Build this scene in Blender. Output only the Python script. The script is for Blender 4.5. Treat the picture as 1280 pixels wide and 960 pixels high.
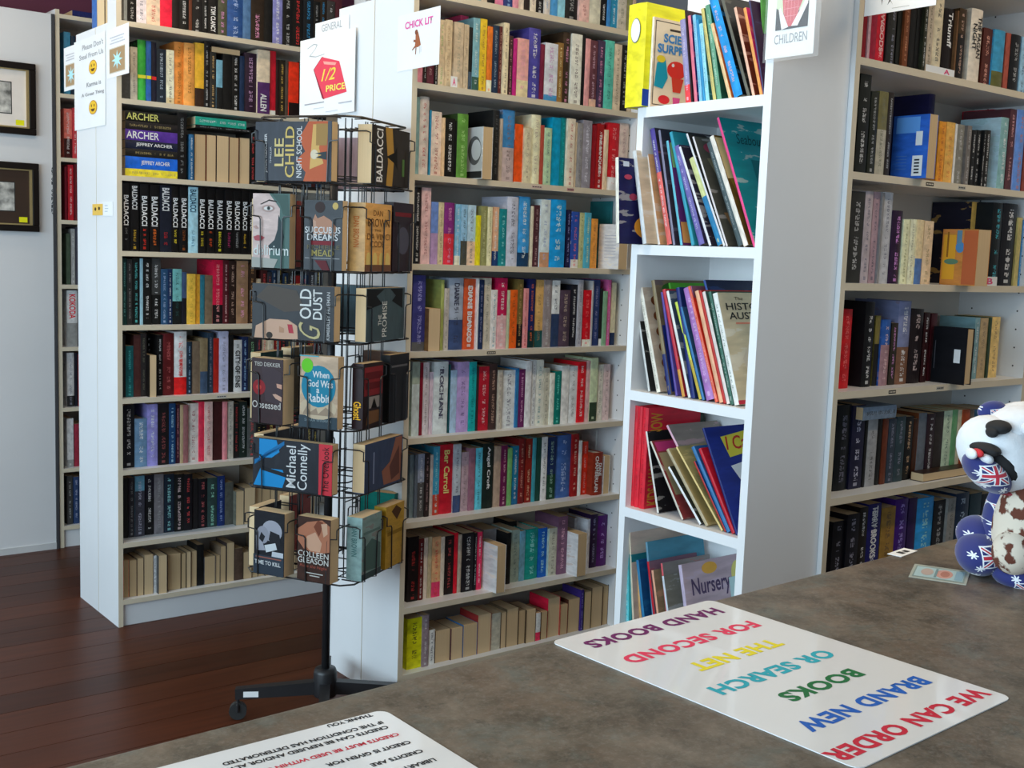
import bpy, bmesh, math, random
from mathutils import Vector, Matrix

for _o in list(bpy.data.objects):
    bpy.data.objects.remove(_o)
SC = bpy.context.scene
COL = SC.collection
random.seed(7)

# ------------------------------------------------------------------ camera
CAM_H, FPX = 1.45, 1434.8
YAW, PITCH, ROLL = 0.665205, 0.114835, 0.0356803
_f = Vector((math.sin(YAW)*math.cos(PITCH), math.cos(YAW)*math.cos(PITCH), -math.sin(PITCH)))
_r0 = Vector((math.cos(YAW), -math.sin(YAW), 0)); _u0 = _r0.cross(_f)
_r = math.cos(ROLL)*_r0 + math.sin(ROLL)*_u0
_u = -math.sin(ROLL)*_r0 + math.cos(ROLL)*_u0
CAM_P = Vector((0, 0, CAM_H))
cam_d = bpy.data.cameras.new('camera'); cam = bpy.data.objects.new('camera', cam_d); COL.objects.link(cam)
cam_d.sensor_width = 36; cam_d.sensor_fit = 'HORIZONTAL'; cam_d.lens = FPX/1280*36
cam_d.clip_start = 0.05; cam_d.clip_end = 60
M = Matrix((_r, _u, -_f)).transposed().to_4x4(); M.translation = CAM_P
cam.matrix_world = M
SC.camera = cam

def ray(px, py):
    return _f + _r*((px-640)/FPX) - _u*((py-480)/FPX)
def on(px, py, ax, val):
    d = ray(px, py); return CAM_P + d*((val-CAM_P[ax])/d[ax])
def on_plane(px, py, p, n):
    d = ray(px, py); n = Vector(n); return CAM_P + d*((Vector(p)-CAM_P).dot(n)/d.dot(n))

# ------------------------------------------------------------------ light
SC.view_settings.view_transform = 'Standard'; SC.view_settings.look = 'None'
SC.view_settings.exposure = 0.0; SC.view_settings.gamma = 1.0
SC.view_settings.use_curve_mapping = False
world = bpy.data.worlds.new('sky'); SC.world = world; world.use_nodes = True
wn = world.node_tree.nodes; wl = world.node_tree.links
wn['Background'].inputs['Color'].default_value = (0.55, 0.78, 1.0, 1); wn['Background'].inputs['Strength'].default_value = 0.7

def area(name, loc, rot, sx, sy, power, col):
    d = bpy.data.lights.new(name, 'AREA'); d.shape = 'RECTANGLE'; d.size = sx; d.size_y = sy
    d.energy = power; d.color = col
    o = bpy.data.objects.new(name, d); COL.objects.link(o); o.location = loc; o.rotation_euler = rot
    return o
area('window_daylight', (-2.35, 1.75, 1.6), (0, math.radians(-90), 0), 1.9, 5.3, 208, (0.66, 0.86, 1.0))
area('shopfront_daylight', (0.6, -1.42, 1.7), (math.radians(90), 0, 0), 3.0, 1.6, 4, (0.70, 0.86, 1.0))

# ------------------------------------------------------------------ helpers
def lin(c):
    c = c/255.0
    return c/12.92 if c <= 0.04045 else ((c+0.055)/1.055)**2.4
def hexrgb(h):
    if len(h) == 3: h = ''.join(a+a for a in h)
    return tuple(int(h[i:i+2], 16) for i in (0, 2, 4))
def hexlin(h, gain=1.0, cap=0.86):
    return tuple(min(cap, lin(v)*gain) for v in hexrgb(h))

MATS = {}
def pmat(name, col, rough=0.5, var=0.08, scale=6.0, metal=0.0, bump=0.0, bscale=80.0, spec=0.5, coat=0.0):
    if name in MATS: return MATS[name]
    m = bpy.data.materials.new(name); m.use_nodes = True; nt = m.node_tree; n = nt.nodes; l = nt.links
    b = n['Principled BSDF']; b.inputs['Roughness'].default_value = rough; b.inputs['Metallic'].default_value = metal
    b.inputs['Specular IOR Level'].default_value = spec; b.inputs['Coat Weight'].default_value = coat
    tc = n.new('ShaderNodeTexCoord'); no = n.new('ShaderNodeTexNoise'); no.inputs['Scale'].default_value = scale; no.inputs['Detail'].default_value = 4
    l.new(tc.outputs['Object'], no.inputs['Vector'])
    mr = n.new('ShaderNodeMapRange'); mr.inputs['From Min'].default_value = 0.3; mr.inputs['From Max'].default_value = 0.7
    mr.inputs['To Min'].default_value = 1-var; mr.inputs['To Max'].default_value = 1+var; l.new(no.outputs['Fac'], mr.inputs['Value'])
    mx = n.new('ShaderNodeVectorMath'); mx.operation = 'SCALE'; mx.inputs[0].default_value = col[:3]; l.new(mr.outputs['Result'], mx.inputs['Scale'])
    l.new(mx.outputs['Vector'], b.inputs['Base Color'])
    if bump:
        nb = n.new('ShaderNodeTexNoise'); nb.inputs['Scale'].default_value = bscale; l.new(tc.outputs['Object'], nb.inputs['Vector'])
        bp = n.new('ShaderNodeBump'); bp.inputs['Strength'].default_value = bump; bp.inputs['Distance'].default_value = 0.01
        l.new(nb.outputs['Fac'], bp.inputs['Height']); l.new(bp.outputs['Normal'], b.inputs['Normal'])
    MATS[name] = m; return m
def cmat(hexc, rough=0.5, gain=1.0):
    return pmat('print_%s_%d_%d' % (hexc, rough*100, gain*100), hexlin(hexc, gain), rough, 0.03, 20, spec=0.18)

def mesh_obj(name, me, mat=None, parent=None, loc=None, rot=None):
    o = bpy.data.objects.new(name, me); COL.objects.link(o)
    if mat is not None and len(me.materials) == 0: me.materials.append(mat)
    if parent is not None: o.parent = parent
    if loc is not None: o.location = loc
    if rot is not None: o.rotation_euler = rot
    return o
def from_bm(name, bm, mat=None, parent=None, loc=None, rot=None, smooth=False):
    me = bpy.data.meshes.new(name); bm.normal_update(); bm.to_mesh(me); bm.free()
    if smooth:
        for p in me.polygons: p.use_smooth = True
    return mesh_obj(name, me, mat, parent, loc, rot)
def bm_box(bm, x0, x1, y0, y1, z0, z1):
    v = [bm.verts.new(p) for p in ((x0,y0,z0),(x1,y0,z0),(x1,y1,z0),(x0,y1,z0),(x0,y0,z1),(x1,y0,z1),(x1,y1,z1),(x0,y1,z1))]
    for f in ((0,3,2,1),(4,5,6,7),(0,1,5,4),(1,2,6,5),(2,3,7,6),(3,0,4,7)): bm.faces.new([v[i] for i in f])
def box(name, x0, x1, y0, y1, z0, z1, mat, parent=None, bevel=0.0):
    bm = bmesh.new(); bm_box(bm, x0, x1, y0, y1, z0, z1)
    if bevel: bmesh.ops.bevel(bm, geom=bm.edges[:], offset=bevel, segments=2, affect='EDGES', profile=0.5)
    return from_bm(name, bm, mat, parent)
def empty(name, loc=(0,0,0), rz=0.0, parent=None):
    o = bpy.data.objects.new(name, None); COL.objects.link(o); o.location = loc; o.rotation_euler = (0,0,rz); o.empty_display_size = 0.05
    if parent: o.parent = parent
    return o
def tag(o, label=None, cat=None, group=None, kind=None):
    if label: o['label'] = label
    if cat: o['category'] = cat
    if group: o['group'] = group
    if kind: o['kind'] = kind
    return o
def bm_tube(bm, pts, r, seg=6, close=False):
    pts = [Vector(p) for p in pts]; rings = []; n = len(pts); prev = None
    for i, p in enumerate(pts):
        if close: t = (pts[(i+1) % n]-pts[i-1])
        else: t = (pts[min(i+1, n-1)]-pts[max(i-1, 0)])
        t.normalize()
        if prev is None:
            a = Vector((0,0,1)) if abs(t.z) < 0.9 else Vector((1,0,0))
        else: a = prev
        s = t.cross(a)
        if s.length < 1e-4: s = t.cross(Vector((0.3,1,0.2)))
        s.normalize(); b = s.cross(t).normalized(); prev = b
        rr = r[i] if isinstance(r, (list, tuple)) else r
        rings.append([bm.verts.new(p + (s*math.cos(2*math.pi*k/seg)+b*math.sin(2*math.pi*k/seg))*rr) for k in range(seg)])
    m = n if close else n-1
    for i in range(m):
        A, B = rings[i], rings[(i+1) % n]
        for k in range(seg): bm.faces.new((A[k], A[(k+1) % seg], B[(k+1) % seg], B[k]))
    if not close: bm.faces.new(rings[0][::-1]); bm.faces.new(rings[-1])
def lathe(name, prof, mat, parent=None, seg=20, loc=None):
    bm = bmesh.new(); rings = []
    for r, z in prof: rings.append([bm.verts.new((r*math.cos(2*math.pi*k/seg), r*math.sin(2*math.pi*k/seg), z)) for k in range(seg)])
    for A, B in zip(rings, rings[1:]):
        for k in range(seg): bm.faces.new((A[k], A[(k+1) % seg], B[(k+1) % seg], B[k]))
    bm.faces.new(rings[0][::-1]); bm.faces.new(rings[-1])
    return from_bm(name, bm, mat, parent, loc, smooth=True)

# flat print: polygons drawn in the (u, v) plane of a sheet, z = stacking order
def poly(name, pts, mat, parent, frame, lift=0.0004):
    """pts in metres on a sheet; frame = (origin, udir, vdir) in parent space"""
    o, u, v = frame; n = u.cross(v).normalized()
    bm = bmesh.new(); vs = [bm.verts.new(o+u*a+v*b+n*lift) for a, b in pts]
    f = bm.faces.new(vs); f.normal_update()
    bmesh.ops.triangulate(bm, faces=[f])
    return from_bm(name, bm, mat, parent)
def ellipse(cx, cy, rx, ry, n=20, a0=0.0, a1=2*math.pi):
    return [(cx+rx*math.cos(a0+(a1-a0)*i/n), cy+ry*math.sin(a0+(a1-a0)*i/n)) for i in range(n)]
TEXT_CACHE = {}
def text_mesh(s, bold=0.0, shear=0.0, spacing=1.0):
    key = (s, bold, shear, spacing)
    if key in TEXT_CACHE: return TEXT_CACHE[key]
    c = bpy.data.curves.new('lettering', 'FONT'); c.body = s; c.size = 1.0; c.offset = bold; c.shear = shear; c.space_character = spacing
    c.resolution_u = 3; c.align_x = 'LEFT'
    o = bpy.data.objects.new('lettering', c); COL.objects.link(o)
    me = bpy.data.meshes.new_from_object(o)
    bpy.data.objects.remove(o); bpy.data.curves.remove(c)
    xs = [v.co.x for v in me.vertices] or [0, 1]; ys = [v.co.y for v in me.vertices] or [0, 1]
    TEXT_CACHE[key] = (me, min(xs), max(xs), min(ys), max(ys)); return TEXT_CACHE[key]
def letters(s, mat, parent, frame, box_, bold=0.012, shear=0.0, lift=0.0006, name='lettering', spacing=1.0):
    """fit string s into box_=(u0,v0,u1,v1) of the sheet frame"""
    me, x0, x1, y0, y1 = text_mesh(s, bold, shear, spacing)
    o, u, v = frame; n = u.cross(v).normalized(); u0, v0, u1, v1 = box_
    sx = (u1-u0)/(x1-x0); sy = (v1-v0)/(y1-y0)
    m2 = me.copy(); m2.name = name
    for vt in m2.vertices:
        a = u0+(vt.co.x-x0)*sx; b = v0+(vt.co.y-y0)*sy
        vt.co = o+u*a+v*b+n*lift
    m2.materials.clear(); m2.materials.append(mat)
    return mesh_obj(name, m2, None, parent)

# ------------------------------------------------------------------ materials
WHITE = pmat('white_melamine', (0.80, 0.81, 0.82), 0.38, 0.02, 3)
CASEW = pmat('children_case_white', (0.84, 0.85, 0.86), 0.35, 0.02, 3)
EDGE = pmat('beige_edging', (0.70, 0.61, 0.46), 0.5, 0.04, 8)
BACKP = pmat('back_board', (0.62, 0.58, 0.52), 0.6, 0.04, 5)
PAGES = None
def page_mat(name, c1, c2):
    m = bpy.data.materials.new(name); m.use_nodes = True; n = m.node_tree.nodes; l = m.node_tree.links; b = n['Principled BSDF']
    b.inputs['Roughness'].default_value = 0.85; b.inputs['Specular IOR Level'].default_value = 0.15
    tc = n.new('ShaderNodeTexCoord'); mp = n.new('ShaderNodeMapping'); mp.inputs['Scale'].default_value = (900, 4, 4)
    no = n.new('ShaderNodeTexNoise'); no.inputs['Scale'].default_value = 1.0; no.inputs['Detail'].default_value = 2
    l.new(tc.outputs['Object'], mp.inputs['Vector']); l.new(mp.outputs['Vector'], no.inputs['Vector'])
    oi = n.new('ShaderNodeObjectInfo'); ad = n.new('ShaderNodeMath'); ad.operation = 'ADD'
    sc_ = n.new('ShaderNodeMath'); sc_.operation = 'MULTIPLY'; sc_.inputs[1].default_value = 0.7; l.new(no.outputs['Fac'], sc_.inputs[0])
    s2 = n.new('ShaderNodeMath'); s2.operation = 'MULTIPLY'; s2.inputs[1].default_value = 0.6; l.new(oi.outputs['Random'], s2.inputs[0])
    l.new(sc_.outputs[0], ad.inputs[0]); l.new(s2.outputs[0], ad.inputs[1])
    mx = n.new('ShaderNodeMix'); mx.data_type = 'RGBA'; mx.inputs['A'].default_value = (*c1, 1); mx.inputs['B'].default_value = (*c2, 1)
    l.new(ad.outputs[0], mx.inputs['Factor']); l.new(mx.outputs['Result'], b.inputs['Base Color'])
    MATS[name] = m; return m
PAGES = page_mat('aged_pages', (0.52, 0.35, 0.18), (0.74, 0.55, 0.33))
PAGESW = page_mat('pale_pages', (0.72, 0.64, 0.50), (0.82, 0.76, 0.64))

class NB:
    def __init__(s, m): s.n = m.node_tree.nodes; s.l = m.node_tree.links
    def math(s, op, a, b=None, clamp=False):
        k = s.n.new('ShaderNodeMath'); k.operation = op; k.use_clamp = clamp
        for i, v in enumerate((a, b)):
            if v is None: continue
            if isinstance(v, (int, float)): k.inputs[i].default_value = v
            else: s.l.new(v, k.inputs[i])
        return k.outputs[0]
    def attr(s, name):
        k = s.n.new('ShaderNodeAttribute'); k.attribute_type = 'OBJECT'; k.attribute_name = name; return k
    def sep(s, v):
        k = s.n.new('ShaderNodeSeparateXYZ'); s.l.new(v, k.inputs[0]); return k.outputs
    def comb(s, x, y, z):
        k = s.n.new('ShaderNodeCombineXYZ')
        for i, v in enumerate((x, y, z)):
            if isinstance(v, (int, float)): k.inputs[i].default_value = v
            else: s.l.new(v, k.inputs[i])
        return k.outputs[0]
    def white(s, v):
        k = s.n.new('ShaderNodeTexWhiteNoise'); k.noise_dimensions = '3D'; s.l.new(v, k.inputs['Vector']); return k.outputs['Value']
    def mix(s, f, a, b):
        k = s.n.new('ShaderNodeMix'); k.data_type = 'RGBA'
        for nm, v in (('Factor', f), ('A', a), ('B', b)):
            if isinstance(v, (int, float)): k.inputs[nm].default_value = v
            elif isinstance(v, tuple): k.inputs[nm].default_value = (*v[:3], 1)
            else: s.l.new(v, k.inputs[nm])
        return k.outputs['Result']

def book_material():
    m = bpy.data.materials.new('book_cover'); m.use_nodes = True; q = NB(m); n = q.n; l = q.l
    b = n['Principled BSDF']; b.inputs['Roughness'].default_value = 0.36; b.inputs['Specular IOR Level'].default_value = 0.22
    uv = n.new('ShaderNodeUVMap'); uv.uv_map = 'UVMap'; U = q.sep(uv.outputs['UV']); u, v = U[0], U[1]
    c1, c2, c3, c4 = (q.attr(k).outputs['Color'] for k in ('c1', 'c2', 'c3', 'c4'))
    p1 = q.sep(q.attr('par').outputs['Vector']); p2 = q.sep(q.attr('par2').outputs['Vector'])
    split, t0, t1 = p1[0], p1[1], p1[2]; H, T, seed = p2[0], p2[1], p2[2]
    spine = q.math('LESS_THAN', u, 1.2)
    low = q.math('LESS_THAN', v, split)
    cs = q.mix(low, c1, c2)
    # printed matter too small to read: rows of letter-sized flecks along the spine
    sub = q.math('MAXIMUM', q.math('MULTIPLY', T, 0.055), 0.0009)
    a = q.math('FLOOR', q.math('DIVIDE', q.math('MULTIPLY', v, H), sub))
    bb = q.math('FLOOR', q.math('DIVIDE', u, 0.06))
    ink = q.math('GREATER_THAN', q.white(q.comb(a, bb, seed)), 0.42)
    gap = q.math('GREATER_THAN', q.math('MODULO', a, 5.0), 0.5)
    wd = q.math('GREATER_THAN', q.white(q.comb(q.math('FLOOR', q.math('DIVIDE', a, 5.0)), 3.3, seed)), 0.18)
    band = q.math('MULTIPLY', q.math('GREATER_THAN', u, 0.36), q.math('LESS_THAN', u, 0.66))
    vin = q.math('MULTIPLY', q.math('GREATER_THAN', v, t0), q.math('LESS_THAN', v, t1))
    mid = q.math('GREATER_THAN', q.math('ABSOLUTE', q.math('SUBTRACT', v, q.math('ADD', 0.45, q.math('MULTIPLY', q.math('FRACT', seed), 0.15)))), 0.03)
    ik = q.math('MULTIPLY', q.math('MULTIPLY', q.math('MULTIPLY', ink, gap), q.math('MULTIPLY', wd, band)), q.math('MULTIPLY', vin, mid))
    cs = q.mix(q.math('MULTIPLY', ik, 0.7), cs, c3)
    # publisher's mark near the foot of the spine
    logo = q.math('MULTIPLY', q.math('MULTIPLY', q.math('GREATER_THAN', v, 0.035), q.math('LESS_THAN', v, 0.075)), q.math('MULTIPLY', q.math('GREATER_THAN', u, 0.35), q.math('LESS_THAN', u, 0.65)))
    logo = q.math('MULTIPLY', logo, q.math('GREATER_THAN', q.math('FRACT', q.math('MULTIPLY', seed, 7.31)), 0.6))
    cs = q.mix(q.math('MULTIPLY', logo, 0.6), cs, c3)
    no = n.new('ShaderNodeTexNoise'); no.inputs['Scale'].default_value = 3.5; no.inputs['Detail'].default_value = 5
    l.new(q.comb(q.math('MULTIPLY', u, 0.6), q.math('MULTIPLY', v, 3.0), seed), no.inputs['Vector'])
    art = q.math('GREATER_THAN', no.outputs['Fac'], 0.6)
    cc = q.mix(q.math('MULTIPLY', art, 0.35), c4, c2)
    col = q.mix(spine, cc, cs)
    mr = n.new('ShaderNodeMapRange'); mr.inputs['From Min'].default_value = 0.3; mr.inputs['From Max'].default_value = 0.7; mr.inputs['To Min'].default_value = 0.8; mr.inputs['To Max'].default_value = 1.18
    l.new(no.outputs['Fac'], mr.inputs['Value'])
    vs = n.new('ShaderNodeVectorMath'); vs.operation = 'SCALE'; l.new(col, vs.inputs[0]); l.new(mr.outputs['Result'], vs.inputs['Scale'])
    l.new(vs.outputs['Vector'], b.inputs['Base Color'])
    return m
BOOKM = book_material()
INK = {}
def ink(h, gain=1.5): return cmat(h, 0.5, gain)

# ------------------------------------------------------------------ words for labels
def cname(h):
    import colorsys
    r, g, b = (v/255 for v in hexrgb(h)); hh, s, v = colorsys.rgb_to_hsv(r, g, b); hh *= 360
    if v < 0.17: return 'black'
    if s < 0.14: return 'white' if v > 0.82 else 'pale grey' if v > 0.62 else 'grey' if v > 0.35 else 'charcoal'
    if v < 0.3: base = {0: 'black-red', 1: 'dark brown', 2: 'dark green', 3: 'blackish blue', 4: 'blackish purple'}[0 if hh < 12 or hh > 335 else 1 if hh < 60 else 2 if hh < 165 else 3 if hh < 250 else 4]; return base
    if hh < 14 or hh >= 345:
        return 'pink' if (v > 0.75 and s < 0.5) else 'red' if v > 0.6 else 'maroon'
    if hh < 32: return 'orange' if (s > 0.68 and v > 0.7) else 'peach' if v > 0.8 else 'tan' if v > 0.6 else 'brown'
    if hh < 48: return 'amber' if (s > 0.6 and v > 0.7) else 'cream' if v > 0.7 else 'tan' if v > 0.55 else 'olive brown'
    if hh < 66: return 'yellow' if (s > 0.6 and v > 0.7) else 'cream' if v > 0.7 else 'olive'
    if hh < 165: return 'pale green' if s < 0.3 else 'green'
    if hh < 200: return 'grey-green' if s < 0.3 else 'pale turquoise' if v > 0.72 else 'teal'
    if hh < 250: return 'pale blue' if (v > 0.68 and s < 0.45) else 'slate blue' if s < 0.4 else 'blue' if v > 0.5 else 'navy'
    if hh < 300: return 'lilac' if (v > 0.6 and s < 0.45) else 'purple'
    return 'pink' if (v > 0.7 and s < 0.5) else 'magenta' if v > 0.6 else 'plum'
ONES = 'first second third fourth fifth sixth seventh eighth ninth tenth eleventh twelfth thirteenth fourteenth fifteenth sixteenth seventeenth eighteenth nineteenth twentieth'.split()
def ordw(i):
    if i < 20: return ONES[i]
    t = (i+1)//10; o = (i+1) % 10
    tens = {2: 'twent', 3: 'thirt', 4: 'fort', 5: 'fift'}[t]
    return tens+'ieth' if o == 0 else tens+'y-'+ONES[o-1]

# ------------------------------------------------------------------ books
def book_mesh(t, h, d, hard=False, rev=False):
    """spine at y=0 facing -y (or fore-edge at y=0 when rev), x 0..t, z 0..h"""
    b = min(0.0022 if hard else 0.0015 if rev else 0.0009, t*0.2); bul = min(t*0.16, 0.004) if hard else min(t*0.06, 0.0012)
    out = [(0, d)]
    k = 6
    for i in range(k+1):
        s = i/k; out.append((t*s, bul*(2*s-1)**2))
    out.append((t, d))
    inn = [(t-b, d), (t-b, b+bul), (b, b+bul), (b, d)]
    pts = out+inn; N = len(pts); nout = len(out)
    if rev: pts = [(x, d-y) for x, y in pts][::-1]
    bm = bmesh.new(); uvl = bm.loops.layers.uv.new('UVMap')
    lo = [bm.verts.new((x, y, 0)) for x, y in pts]; hi = [bm.verts.new((x, y, h)) for x, y in pts]
    for i in range(N):
        j = (i+1) % N; f = bm.faces.new((lo[i], lo[j], hi[j], hi[i]))
        mx = (pts[i][0]+pts[j][0])/2; my = (pts[i][1]+pts[j][1])/2
        back = (d-my) if rev else my
        isspine = back < bul+1e-6
        for lp in f.loops:
            x, y, z = lp.vert.co; yy = (d-y) if rev else y
            if isspine: lp[uvl].uv = (x/t, z/h)
            elif mx > t/2: lp[uvl].uv = (2+yy/d, z/h)
            else: lp[uvl].uv = (4+yy/d, z/h)
    f1 = bm.faces.new(lo[::-1]); f2 = bm.faces.new(hi)
    for f in (f1, f2):
        for lp in f.loops: lp[uvl].uv = (2.5, 0.5)
    bmesh.ops.recalc_face_normals(bm, faces=bm.faces[:])
    me = bpy.data.meshes.new('cover'); bm.to_mesh(me); bm.free(); me.materials.append(BOOKM)
    # pages
    o = 0.003 if hard else 0.0004
    y0, y1 = (b+bul, d-o)
    if rev: y0, y1 = o, d-b-bul
    bm = bmesh.new(); x0, x1 = b*1.02, t-b*1.02
    bm_box(bm, x0, x1, y0, y1, o, h-o)
    pm = bpy.data.meshes.new('page_block'); bm.to_mesh(pm); bm.free()
    return me, pm
SEED = [0]
def make_book(name, t, h, d, c1, c2=None, c3=None, c4=None, split=0.0, hard=False, rev=False, gain=1.5, text=(0.1, 0.93), pages=None, gain4=None):
    me, pm = book_mesh(t, h, d, hard, rev)
    o = bpy.data.objects.new(name, me); COL.objects.link(o)
    pm.materials.append(pages or (PAGESW if hard and random.random() < 0.6 else PAGES))
    p = bpy.data.objects.new('page_block', pm); COL.objects.link(p); p.parent = o
    SEED[0] += 1
    o['c1'] = hexlin(c1, gain); o['c2'] = hexlin(c2 or c1, gain); o['c3'] = hexlin(c3 or c1, gain); o['c4'] = hexlin(c4 or c1, gain4 or gain)
    tt = text if c3 else (2.0, 2.1)
    o['par'] = (float(split), float(tt[0]), float(tt[1])); o['par2'] = (float(h), float(t), SEED[0]*0.377)
    return o

def spine_text(o, s, col, t, h, v0, v1, w=0.6, bold=0.022, shear=0.0, down=True, gain=1.6, u=0.5, bul=0.0):
    """lettering reading down the spine between heights v0..v1 (fractions)"""
    if down: fr = (Vector((t*u, -bul, 0)), Vector((0, 0, -1)), Vector((1, 0, 0))); bx = (-h*v1, -t*w/2, -h*v0, t*w/2)
    else: fr = (Vector((t*u, -bul, 0)), Vector((1, 0, 0)), Vector((0, 0, 1))); bx = (-t*w/2, h*v0, t*w/2, h*v1)
    return letters(s, ink(col, gain), o, fr, bx, bold, shear, 0.0005, 'spine_lettering')
# ------------------------------------------------------------------ the room
FLOORBASE = pmat('floor_base', (0.02, 0.012, 0.008), 0.7)
def wood_material():
    m = bpy.data.materials.new('jarrah_boards'); m.use_nodes = True; q = NB(m); n = q.n; l = q.l; b = n['Principled BSDF']
    b.inputs['Roughness'].default_value = 0.36; b.inputs['Specular IOR Level'].default_value = 0.14
    tc = n.new('ShaderNodeTexCoord'); oi = n.new('ShaderNodeObjectInfo')
    mp = n.new('ShaderNodeMapping'); mp.inputs['Scale'].default_value = (2.2, 38, 20)
    l.new(tc.outputs['Object'], mp.inputs['Vector'])
    ad = n.new('ShaderNodeVectorMath'); ad.operation = 'ADD'; l.new(mp.outputs['Vector'], ad.inputs[0])
    l.new(q.comb(q.math('MULTIPLY', oi.outputs['Random'], 40.0), 0.0, q.math('MULTIPLY', oi.outputs['Random'], 17.0)), ad.inputs[1])
    no = n.new('ShaderNodeTexNoise'); no.inputs['Scale'].default_value = 1.0; no.inputs['Detail'].default_value = 6; l.new(ad.outputs[0], no.inputs['Vector'])
    c = q.mix(no.outputs['Fac'], (0.027, 0.0085, 0.0045), (0.092, 0.027, 0.012))
    c2 = q.mix(oi.outputs['Random'], (0.75, 0.75, 0.78), (1.28, 1.2, 1.12))
    mm = n.new('ShaderNodeMix'); mm.data_type = 'RGBA'; mm.blend_type = 'MULTIPLY'; mm.inputs['Factor'].default_value = 1
    l.new(c, mm.inputs['A']); l.new(c2, mm.inputs['B']); l.new(mm.outputs['Result'], b.inputs['Base Color'])
    return m
WOOD = wood_material()
RX0, RX1, RY0, RY1, RZ = -2.5, 4.3, -1.5, 5.72, 3.05
fl = tag(box('floor', RX0, RX1, RY0, RY1, -0.06, -0.016, FLOORBASE), kind='structure')
bw = 0.149
bm = bmesh.new(); bm_box(bm, 0, RX1-RX0, 0, bw-0.0025, -0.016, 0.0)
bd_me = bpy.data.meshes.new('floor_board'); bm.to_mesh(bd_me); bm.free(); bd_me.materials.append(WOOD)
yb = RY0
while yb < RY1-0.05:
    o = bpy.data.objects.new('floor_board', bd_me); COL.objects.link(o); o.parent = fl; o.location = (RX0, yb, 0); yb += bw
WALLW = pmat('wall_paint_white', (0.72, 0.72, 0.73), 0.6, 0.03, 2)
PURPLE = pmat('wall_paint_plum', (0.13, 0.025, 0.06), 0.6, 0.05, 2)
SHOPW = pmat('wall_paint_dove', (0.32, 0.31, 0.31), 0.7, 0.03, 2)
CEIL = pmat('ceiling_paint', (0.55, 0.53, 0.50), 0.7, 0.02, 2)
tag(box('wall_back', RX0, RX1, RY1, RY1+0.1, 0, RZ, PURPLE), kind='structure')
tag(box('wall_right', RX1, RX1+0.1, RY0, RY1, 0, RZ, SHOPW), kind='structure')
tag(box('ceiling', RX0-0.1, RX1+0.1, RY0-0.1, RY1+0.1, RZ, RZ+0.1, CEIL), kind='structure')
def wall_with_hole(name, axis, at, a0, a1, h0, h1, z0, z1):
    bm = bmesh.new()
    for (p0, p1, q0, q1) in ((a0, h0, 0, RZ), (h1, a1, 0, RZ), (h0, h1, 0, z0), (h0, h1, z1, RZ)):
        if axis == 'x': bm_box(bm, at-0.1, at, p0, p1, q0, q1)
        else: bm_box(bm, p0, p1, at-0.1, at, q0, q1)
    return tag(from_bm(name, bm, SHOPW), kind='structure')
wall_with_hole('wall_left', 'x', RX0, RY0, RY1, -1.0, 4.5, 0.55, 2.6)
wall_with_hole('wall_front', 'y', RY0, RX0, RX1, -1.0, 2.2, 0.85, 2.55)
FRAME = pmat('window_frame_paint', (0.75, 0.75, 0.74), 0.4, 0.02, 4)
def window(name, axis, at, h0, h1, z0, z1, n):
    bm = bmesh.new(); w = 0.05
    def bar(p0, p1, q0, q1):
        if axis == 'x': bm_box(bm, at-0.08, at-0.02, p0, p1, q0, q1)
        else: bm_box(bm, p0, p1, at-0.08, at-0.02, q0, q1)
    bar(h0, h1, z0, z0+w); bar(h0, h1, z1-w, z1)
    for i in range(n+1):
        c = h0+(h1-h0)*i/n; bar(max(h0, c-w/2), min(h1, c+w/2), z0+w, z1-w)
    return tag(from_bm(name, bm, FRAME), kind='structure')
window('window_1', 'x', RX0, -1.0, 4.5, 0.55, 2.6, 4)
window('window_2', 'y', RY0, -1.0, 2.2, 0.85, 2.55, 2)
# partition panel with the framed pictures
part = tag(box('wall_partition', RX0, 1.585, 5.40, 5.46, 0.0, 2.42, WALLW), kind='structure')
box('partition_base', RX0, 1.585, 5.394, 5.40, 0.0, 0.03, pmat('partition_base', (0.6, 0.6, 0.6), 0.6), part)
box('dark_seam_strip', 1.573, 1.585, 5.390, 5.40, 0.0, 2.42, pmat('dark_gap', (0.05, 0.05, 0.055), 0.7), part)  # added dark strip, coloured to read as the shadowed gap beside the far bookcase

# ceiling lights: warm tubes in a housing
def ceiling_lamp(x, y, power, label):
    t = tag(empty('ceiling_light', (x, y, RZ)), label, 'ceiling light', 'ceiling lights')
    box('housing', -0.62, 0.62, -0.08, 0.08, -0.05, 0.0, pmat('lamp_housing', (0.8, 0.8, 0.78), 0.4), t)
    m = MATS.get('tube_glow')
    if not m:
        m = bpy.data.materials.new('tube_glow'); m.use_nodes = True; b = m.node_tree.nodes['Principled BSDF']
        b.inputs['Emission Color'].default_value = (1.0, 0.88, 0.70, 1); b.inputs['Emission Strength'].default_value = 3.0; MATS['tube_glow'] = m
    bm = bmesh.new(); bm_tube(bm, [(-0.6, 0, -0.075), (0.6, 0, -0.075)], 0.019, 10); from_bm('tube', bm, m, t)
    d = bpy.data.lights.new('tube_light', 'AREA'); d.shape = 'RECTANGLE'; d.size = 1.2; d.size_y = 0.12; d.energy = power; d.color = (1.0, 0.79, 0.54)
    o = bpy.data.objects.new('tube_light', d); COL.objects.link(o); o.parent = t; o.location = (0, 0, -0.10)
ceiling_lamp(1.75, 1.85, 18, 'long ceiling light before the middle bookcase')
ceiling_lamp(3.0, 0.55, 16, 'long ceiling light over the counter end')
ceiling_lamp(1.1, 3.78, 13, 'long ceiling light above the aisle before the left-hand bookcase')
ceiling_lamp(0.6, 4.95, 6, 'long ceiling light before the framed pictures')

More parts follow.
